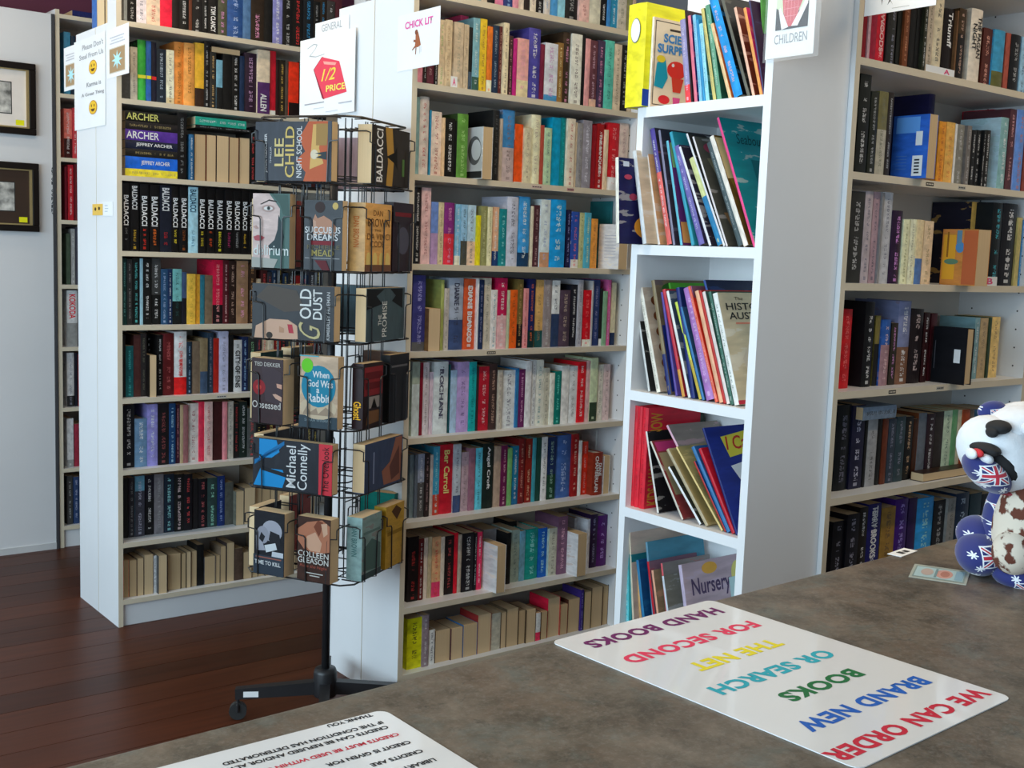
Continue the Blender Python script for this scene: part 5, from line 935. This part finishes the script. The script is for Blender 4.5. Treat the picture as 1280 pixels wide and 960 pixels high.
slv = bpy.data.materials.new('clear_sleeve'); slv.use_nodes = True; b_ = slv.node_tree.nodes['Principled BSDF']; b_.inputs['Alpha'].default_value = 0.16; b_.inputs['Roughness'].default_value = 0.1; b_.inputs['Base Color'].default_value = (0.9, 0.92, 0.93, 1)
poly('clear_sleeve', rect(-.01*w, -.03*h, 1.14*w, 1.0*h), slv, o, fr, 0.006)
o, w, h, fr = xsheet('section_sign', 2.3595, 1083, -60, 1172, 13, 'white sign sticking out at the top corner of the right-hand bookcase')
sart(o, fr, w, h, [('p', '6a6a68', [(.24, .25), (.26, .25), (.25, .14)]), ('p', '4a4a48', [(.36, .24), (.33, .13), (.37, .2), (.41, .12)]), ('r', 'b0b0ac', .4, .06, .64, .07)])
# index cards standing on shelves
def ycard(pl, pt, pr, pb, Y, txt, col, label, tx=(.55, .15, .9, .85)):
    py = (pt+pb)/2; xl = on(pl, py, 1, Y).x; xr = on(pr, py, 1, Y).x; zt = on((pl+pr)/2, pt, 1, Y).z; zb = on((pl+pr)/2, pb, 1, Y).z
    zb = min(ZS, key=lambda z: abs(z-zb))+0.0003
    o = tag(box('index_card', 0, xr-xl, 0, 0.001, 0, zt-zb, PAPER), label, 'index card'); o.location = (xl, Y, zb)
    letters(txt, ink(col), o, (Vector((0, 0, 0)), Vector((1, 0, 0)), Vector((0, 0, 1))), ((xr-xl)*tx[0], (zt-zb)*tx[1], (xr-xl)*tx[2], (zt-zb)*tx[3]), .02)
ycard(1157, 84, 1193, 100, 1.7275, 'A', 'c03a6a', 'white index card lettered A on the right-hand bookcase', (.62, .15, .82, .85))
ycard(1232, 346, 1246, 363, 1.7275, 'B', 'c04a70', 'white index card lettered B on the right-hand bookcase', (.1, .15, .6, .85))
ycard(563.5, 95.5, 571.5, 113, 2.9575, 'A', 'e05a80', 'small white index card lettered A on the middle bookcase', (.25, .15, .75, .85))
# stickers on shelf edges
def edge_label(px, py, wd, Y, col, label):
    p = on(px, py, 1, Y-0.0006); z = min(ZS, key=lambda z: abs(z-0.009-p.z))-0.014
    o = tag(box('shelf_label', -wd/2, wd/2, 0, 0.0005, 0, 0.009, cmat(col, .6, 1.2)), label, 'label'); o.location = (p.x, Y-0.0006, z)
    for k in range(4): poly('print', rect(-wd*.42+k*wd*.22, .003, -wd*.42+k*wd*.22+wd*.17, .006), ink('2a2a2a' if col != '3a3632' else 'b8b0a0'), o, (Vector((0, 0, 0)), Vector((1, 0, 0)), Vector((0, 0, 1))), .0003)
edge_label(671, 239, .045, 2.955, 'c8b0a8', 'pale pink label on the edge of the third shelf, middle bookcase'); edge_label(713, 243, .03, 2.955, 'b08080', 'small rosy label on the edge of the third shelf, middle bookcase')
edge_label(614, 446.5, .035, 2.955, '3a3632', 'small dark label on the fifth shelf edge, middle bookcase')
edge_label(1162, 236, .035, 1.725, '3a3632', 'small dark label on the third shelf edge, right-hand bookcase'); edge_label(1202, 240.5, .035, 1.725, 'a8a49a', 'grey label on the third shelf edge, right-hand bookcase')
edge_label(1115, 496, .032, 1.725, '3a3632', 'small dark label on the fifth shelf edge, right-hand bookcase'); edge_label(1175, 490, .036, 1.725, 'a8a49a', 'grey label on the fifth shelf edge, right-hand bookcase')
edge_label(277, 497, .04, 4.159, 'b8b4ac', 'pale label on the sixth shelf edge, left-hand bookcase')
# lettering down the partition
for k, ch in enumerate('AUTOBIOGRAPHY'):
    py = 209.5+k*4.85; p = on(66.6, py, 1, 5.3995); a = on(64.2, py, 1, 5.3995).x; b = on(68.8, py, 1, 5.3995).x
    zt = on(66.6, py-2.0, 1, 5.3995).z; zb = on(66.6, py+2.0, 1, 5.3995).z
    letters(ch, ink('2a3038', 1.0), part, (Vector((0, 5.3995, 0)), Vector((1, 0, 0)), Vector((0, 0, 1))), ((a if ch != 'I' else (a*.6+b*.4)), zb, (b if ch != 'I' else (a*.4+b*.6)), zt), .03)
# ------------------------------------------------------------------ framed pictures on the partition
def picture(pr, pt, pb, left, frame_c, mat_c, label, inner):
    Y = 5.3995; py = (pt+pb)/2
    xr = on(pr, py, 1, Y).x; zt = on(pr, pt, 1, Y).z; zb = on(pr, pb, 1, Y).z; xl = left
    t = tag(empty('framed_picture', ((xl+xr)/2, Y, zb)), label, 'picture'); W, Hh = (xr-xl)/2, zt-zb; fw = 0.028
    FM = cmat(frame_c, .35, 1.0); GM = pmat('gilt_fillet', (0.55, 0.42, 0.2), 0.3, 0.1, 20, 0.6)
    for (a, b, c, d) in ((-W, W, 0, fw), (-W, W, Hh-fw, Hh), (-W, -W+fw, fw, Hh-fw), (W-fw, W, fw, Hh-fw)): box('frame_rail', a, b, -0.022, 0.0, c, d, FM, t, 0.003)
    g = 0.006
    for (a, b, c, d) in ((-W+fw, W-fw, fw, fw+g), (-W+fw, W-fw, Hh-fw-g, Hh-fw), (-W+fw, -W+fw+g, fw+g, Hh-fw-g), (W-fw-g*1.8, W-fw, fw+g, Hh-fw-g)): box('gilt_fillet', a, b, -0.014, -0.002, c, d, GM, t)
    box('mount', -W+fw, W-fw, -0.006, -0.001, fw, Hh-fw, cmat(mat_c, .7, 1.2), t)
    fr = (Vector((0, -0.006, 0)), Vector((1, 0, 0)), Vector((0, 0, 1)))
    m0 = inner
    poly('print', rect(-W+m0*1.2, m0, W-m0*1.15, Hh-m0), cmat('2a2a2a', .6), t, fr, .0004); poly('print', rect(-W+m0*1.2+.004, m0+.004, W-m0*1.15-.004, Hh-m0-.004), pmat('engraving_'+mat_c, (0.42, 0.41, 0.38), 0.7, 0.75, 26), t, fr, .0008)
    poly('sold_sticker', rect(W-fw-.055, fw+.012, W-fw-.02, fw+.035), cmat('e0d820', .5, 1.2), t, fr, .001)
    return t
picture(43.5, 81, 170, on(43.5, 120, 1, 5.4).x-0.46, '1c1614', 'd8d0c8', 'black framed engraving with a cream mount, upper of two', 0.085)
picture(47.5, 205, 290, on(47.5, 250, 1, 5.4).x-0.46, '1c1614', '3a2c24', 'black framed small print with a brown mount, lower of two', 0.085)

# ------------------------------------------------------------------ things on the counter
LAM = pmat('laminated_card', (0.84, 0.83, 0.82), 0.16, 0.01, 5, coat=0.4)
def rounded_sheet(name, w, h, r, t, mat):
    bm = bmesh.new(); pts = []
    for cx, cy, a0 in ((w/2-r, h/2-r, 0), (-w/2+r, h/2-r, 90), (-w/2+r, -h/2+r, 180), (w/2-r, -h/2+r, 270)):
        for k in range(6):
            a = math.radians(a0+18*k); pts.append((cx+r*math.cos(a), cy+r*math.sin(a)))
    lo = [bm.verts.new((x, y, 0)) for x, y in pts]; hi = [bm.verts.new((x, y, t)) for x, y in pts]; n = len(pts)
    bm.faces.new(lo[::-1]); bm.faces.new(hi)
    for i in range(n): bm.faces.new((lo[i], lo[(i+1) % n], hi[(i+1) % n], hi[i]))
    return from_bm(name, bm, mat)
sg = tag(rounded_sheet('counter_sign', 0.300, 0.428, 0.012, 0.0012, LAM), 'large laminated sign in coloured capitals lying upside down on the counter', 'sign')
sgc = Vector((1.0375, 0.819, CH+0.0003)); sga = math.radians(2.6); sg.location = sgc; sg.rotation_euler = (0, 0, sga)
def to_sign(px, py):
    p = on(px, py, 2, CH)-sgc; c, s_ = math.cos(-sga), math.sin(-sga); return Vector((p.x*c-p.y*s_, p.x*s_+p.y*c))
fr = (Vector((0, 0, 0.0012)), Vector((-1, 0, 0)), Vector((0, -1, 0)))
for s, col, (ax, ay), (bx, by) in (('HAND BOOKS', '6a1a5c', (465, 72), (118, 168)), ('FOR SECOND', 'e03a5c', (563, 108), (218, 208)), ('THE NET', 'e4d42c', (622, 157), (398, 228)), ('OR SEARCH', '2aa4b4', (763, 186), (452, 290)), ('BOOKS', '1a6c3c', (838, 238), (637, 308)), ('BRAND NEW', '1a5cb4', (1012, 258), (687, 388)), ('WE CAN ORDER', 'c4243c', (1172, 290), (760, 468))):
    a = to_sign(680+ax/2.1333, 730+ay/2.1333); b = to_sign(680+bx/2.1333, 730+by/2.1333)
    v = -(a.y+b.y)/2
    letters(s, ink(col, 1.1), sg, fr, (-a.x, v-0.0125, -b.x, v+0.0125), .042, 0, .0003, spacing=1.1)
cs = tag(rounded_sheet('counter_sign', 0.36, 0.24, 0.012, 0.0012, LAM), 'laminated sign about credits lying upside down at the counter edge', 'sign')
cs.location = (0.602-0.18, 0.957-0.12, CH+0.0003); cs.rotation_euler = (0, 0, math.radians(0.6))
def cl(s, sx, sy, ex, ey, col='1c1c20', hgt=0.0068):
    a = on(200+sx/3.048, 860+sy/3.048, 2, CH)-Vector(cs.location); b = on(200+ex/3.048, 860+ey/3.048, 2, CH)-Vector(cs.location)
    v = -(a.y)-hgt/2-.002
    me, x0, x1, y0, y1 = text_mesh(s, .03, 0, 1.0)
    letters(s, ink(col, 1.0), cs, fr, (-a.x, v, -a.x+(b.x-a.x)*-1, v+hgt), .03, 0, .0003)
cl('THANK YOU', 818, 112, 652, 158); cl('IF THE CONDITION HAS DETERIORATED', 858, 140, 248, 302); cl('CREDITS CAN BE REFUSED AND/OR ALTERED', 878, 158, 190, 345)
cl('CREDITS MUST BE USED WITHIN 6 MONTHS', 918, 186, 260, 365, 'd02a40'); cl('CREDIT IS GIVEN FOR', 962, 216, 640, 305); cl('CREDITS ARE', 1008, 250, 810, 305); cl('LIBRARY', 1056, 284, 930, 318)
# play banknote
note = tag(box('play_banknote', -0.0725, 0.0725, -0.0325, 0.0325, 0, 0.0006, cmat('a8aca0', .5, 1.2)), 'small pale blue-green printed note lying beside the plush dog', 'banknote')
q0, q1, q2, q3 = (on(x, y, 2, CH) for x, y in ((1142, 705), (1211, 715), (1209, 732), (1137, 722)))
cn = (q0+q1+q2+q3)/4; dv = ((q1+q2)-(q0+q3)); note.location = (cn.x, cn.y, CH+0.0003); note.rotation_euler = (0, 0, math.atan2(dv.y, dv.x))
nl = ((q1-q0).length+(q2-q3).length)/2; nw = ((q3-q0).length+(q2-q1).length)/2; note.scale = (nl/0.145, nw/0.065, 1)
fz = (Vector((0, 0, 0.0006)), Vector((1, 0, 0)), Vector((0, 1, 0)))
for e in (('r', '8a9a94', -.066, -.027, .066, .027), ('r', 'a8c0c0', -.062, -.023, .062, .023), ('e', 'c8988a', .012, 0, .022, .02), ('e', 'b07868', .014, 0, .012, .013), ('e', 'b8a498', -.032, .001, .016, .016), ('r', '7a9494', -.012, -.02, -.006, .02), ('r', '88a8b4', .04, -.02, .06, .02)):
    lf = .0003+.0001*((note.children and len(note.children)) or 0)
    poly('print', rect(*e[2:6]) if e[0] == 'r' else ellipse(*e[2:6]), ink(e[1], 1.2), note, fz, lf)
cd = tag(box('price_ticket', -0.03, 0.03, -0.012, 0.012, 0, 0.0008, PAPER), 'tiny white printed ticket at the far edge of the counter', 'ticket'); cd.location = (1.655, 1.052, CH+0.0003); cd.rotation_euler = (0, 0, math.radians(8))
for e in ((-.012, -.006, .0, .006), (.004, -.006, .016, .004)): poly('print', rect(*e), ink('2a2a2a'), cd, (Vector((0, 0, .0008)), Vector((1, 0, 0)), Vector((0, 1, 0))), .0003)

# ------------------------------------------------------------------ plush bulldog
def flag_material():
    m = bpy.data.materials.new('flag_print_plush'); m.use_nodes = True; q = NB(m); n = q.n; l = q.l; b = n['Principled BSDF']; b.inputs['Roughness'].default_value = 0.8
    b.inputs['Sheen Weight'].default_value = 0.3
    tc = n.new('ShaderNodeTexCoord'); P = q.sep(tc.outputs['Object']); at = q.attr('flag'); F = q.sep(at.outputs['Vector'])
    x = q.math('DIVIDE', q.math('SUBTRACT', P[0], F[0]), F[2]); z = q.math('DIVIDE', q.math('SUBTRACT', P[2], F[1]), F[2])
    # tilted union cross
    ca, sa = math.cos(0.15), math.sin(0.15)
    u = q.math('ADD', q.math('MULTIPLY', x, ca), q.math('MULTIPLY', z, sa)); v = q.math('SUBTRACT', q.math('MULTIPLY', z, ca), q.math('MULTIPLY', x, sa))
    au, av = q.math('ABSOLUTE', u), q.math('ABSOLUTE', v)
    inside = q.math('MULTIPLY', q.math('LESS_THAN', au, 1.0), q.math('LESS_THAN', av, 0.8))
    d1 = q.math('ABSOLUTE', q.math('SUBTRACT', q.math('MULTIPLY', u, 0.62), q.math('MULTIPLY', v, 0.78))); d2 = q.math('ABSOLUTE', q.math('ADD', q.math('MULTIPLY', u, 0.62), q.math('MULTIPLY', v, 0.78)))
    dm = q.math('MINIMUM', d1, d2); om = q.math('MINIMUM', au, av)
    wht = q.math('MAXIMUM', q.math('LESS_THAN', dm, 0.15), q.math('LESS_THAN', om, 0.24)); red = q.math('MAXIMUM', q.math('MULTIPLY', q.math('LESS_THAN', dm, 0.06), q.math('GREATER_THAN', om, 0.24)), q.math('LESS_THAN', om, 0.14))
    edge = q.math('MULTIPLY', q.math('MULTIPLY', q.math('LESS_THAN', au, 1.1), q.math('LESS_THAN', av, 0.9)), q.math('SUBTRACT', 1.0, inside))
    vo = n.new('ShaderNodeTexVoronoi'); vo.inputs['Scale'].default_value = 34; vo.inputs['Randomness'].default_value = 0.8; l.new(q.comb(P[0], 0.0, P[2]), vo.inputs['Vector'])
    D = n.new('ShaderNodeVectorMath'); D.operation = 'SUBTRACT'; l.new(q.comb(P[0], 0.0, P[2]), D.inputs[0]); l.new(vo.outputs['Position'], D.inputs[1]); dd = q.sep(D.outputs['Vector'])
    th = q.math('ARCTAN2', dd[2], dd[0]); rr = q.math('SQRT', q.math('ADD', q.math('MULTIPLY', dd[0], dd[0]), q.math('MULTIPLY', dd[2], dd[2])))
    star = q.math('LESS_THAN', rr, q.math('ADD', 0.0042, q.math('MULTIPLY', q.math('COSINE', q.math('MULTIPLY', th, 7.0)), 0.0020)))
    c = q.mix(star, (0.014, 0.022, 0.16), (0.85, 0.86, 0.88))
    c = q.mix(edge, c, (0.85, 0.86, 0.88)); c2 = q.mix(wht, (0.012, 0.02, 0.14), (0.85, 0.86, 0.88)); c2 = q.mix(red, c2, (0.55, 0.02, 0.045))
    l.new(q.mix(inside, c, c2), b.inputs['Base Color']); return m
FLAG = flag_material()
def spot_material():
    m = bpy.data.materials.new('spotted_plush'); m.use_nodes = True; q = NB(m); n = q.n; l = q.l; b = n['Principled BSDF']; b.inputs['Roughness'].default_value = 0.9
    tc = n.new('ShaderNodeTexCoord'); no = n.new('ShaderNodeTexNoise'); no.inputs['Scale'].default_value = 34; no.inputs['Detail'].default_value = 4; l.new(tc.outputs['Object'], no.inputs['Vector'])
    mr = n.new('ShaderNodeMapRange'); mr.inputs['From Min'].default_value = 0.47; mr.inputs['From Max'].default_value = 0.51; l.new(no.outputs['Fac'], mr.inputs['Value'])
    l.new(q.mix(mr.outputs['Result'], (0.72, 0.62, 0.50), (0.13, 0.035, 0.018)), b.inputs['Base Color']); return m
SPOT = spot_material()
PLW = pmat('white_plush', (0.82, 0.84, 0.87), 0.9, 0.04, 60, bump=0.15, bscale=400); PLB = pmat('black_felt', (0.012, 0.012, 0.013), 0.85); PLR = pmat('red_felt', (0.6, 0.02, 0.03), 0.8)
DO = Vector((1.705, 0.865, CH)); EX = Vector((_r0.x, _r0.y, 0)).normalized(); EYv = Vector((_f.x, _f.y, 0)).normalized()
dog = tag(empty('plush_bulldog', DO, math.atan2(EX.y, EX.x)), 'plush bulldog toy in flag-print fabric sitting on the counter', 'plush toy')
def dl(px, py, dep=0.0):
    p = on_plane(px, py, DO+EYv*dep, EYv)-DO; return Vector((p.dot(EX), dep, p.z))
DPX = (DO-CAM_P).dot(_f)/FPX
def blob(name, px, py, dep, rx, ry, rz, mat, tilt=0.0, parent=None, flag=None, pinch=0.0, seg=24):
    """ellipsoid with radii rx, rz in image px and ry in px along the view, tilted in the picture plane"""
    c = dl(px, py, dep); bm = bmesh.new(); bmesh.ops.create_uvsphere(bm, u_segments=seg, v_segments=seg//2+2, radius=1.0)
    for v in bm.verts:
        x, y, z = v.co
        k = 1+pinch*x
        v.co = Vector((x*rx*DPX, y*ry*DPX*k, z*rz*DPX*k))
    bmesh.ops.rotate(bm, verts=bm.verts[:], cent=(0, 0, 0), matrix=Matrix.Rotation(tilt, 3, 'Y'))
    o = from_bm(name, bm, mat, parent or dog, smooth=True)
    o.location = c if parent is None else c-parent.location
    o['flag'] = flag or (0.0, 0.0, 0.02)
    return o
U = DPX
head = blob('head', 1287, 552, 0.02, 62, 62, 50, PLW, math.radians(8))
muz = blob('muzzle', 1251, 570, 0.0, 58, 60, 43, PLW, math.radians(42))
blob('brow', 1262, 531, 0.0, 36, 44, 20, PLW, math.radians(-30))
jaw = blob('lower_jaw', 1233, 591, -0.036, 32, 40, 18, FLAG, math.radians(40), flag=(-3*U, 3*U, 14*U))
mo = blob('mouth_lining', 1247, 578, -0.024, 36, 40, 18, PLB, math.radians(48))
mo2 = blob('mouth_lining', 1230, 560, -0.036, 15, 36, 9, PLB, math.radians(5))
blob('tongue', 1222, 566, -0.062, 5, 14, 5, PLR, math.radians(40))
blob('tooth', 1214, 567, -0.058, 5, 14, 6.5, PLW); blob('tooth', 1233, 573, -0.064, 8, 12, 6, PLW, math.radians(30))
nose = blob('nose', 1248, 534, -0.04, 14, 20, 8.5, PLB, math.radians(-8)); blob('nose_tip', 1240, 540, -0.047, 7, 13, 6, PLB, math.radians(-60))
ear = blob('ear', 1240, 513, 0.03, 18, 12, 12, FLAG, math.radians(-14), flag=(2*U, -3*U, 7*U)); blob('ear', 1300, 505, 0.05, 20, 12, 14, FLAG, math.radians(20), flag=(0, 0, 8*U))
eye = blob('eye', 1283, 536, -0.055, 7, 7, 7, PLW); blob('pupil', 1285, 536, -0.064, 3, 3, 3.4, PLB)
blob('collar', 1255, 612, 0.0, 24, 44, 6, pmat('red_collar', (0.3, 0.03, 0.04), 0.6), math.radians(10))
body = blob('body', 1300, 655, 0.04, 58, 60, 70, FLAG, 0, flag=(-30*U, 10*U, 20*U))
blob('arm', 1246, 640, 0.0, 13, 26, 46, FLAG, math.radians(10), flag=(0*U, 6*U, 9*U))
blob('spotted_chest', 1283, 655, -0.035, 39, 40, 64, SPOT, math.radians(6)); blob('spotted_arm', 1268, 690, -0.06, 26, 26, 28, SPOT, math.radians(0))
blob('hind_leg', 1222, 668, 0.03, 25, 34, 24, FLAG, 0, flag=(18*U, -8*U, 12*U)); blob('hind_foot', 1224, 692, 0.0, 27, 38, 27, FLAG, 0, flag=(6*U, 5*U, 15*U))
blob('fore_foot', 1276, 721, -0.04, 34, 36, 17, FLAG, math.radians(6), flag=(-6*U, -8*U, 11*U))
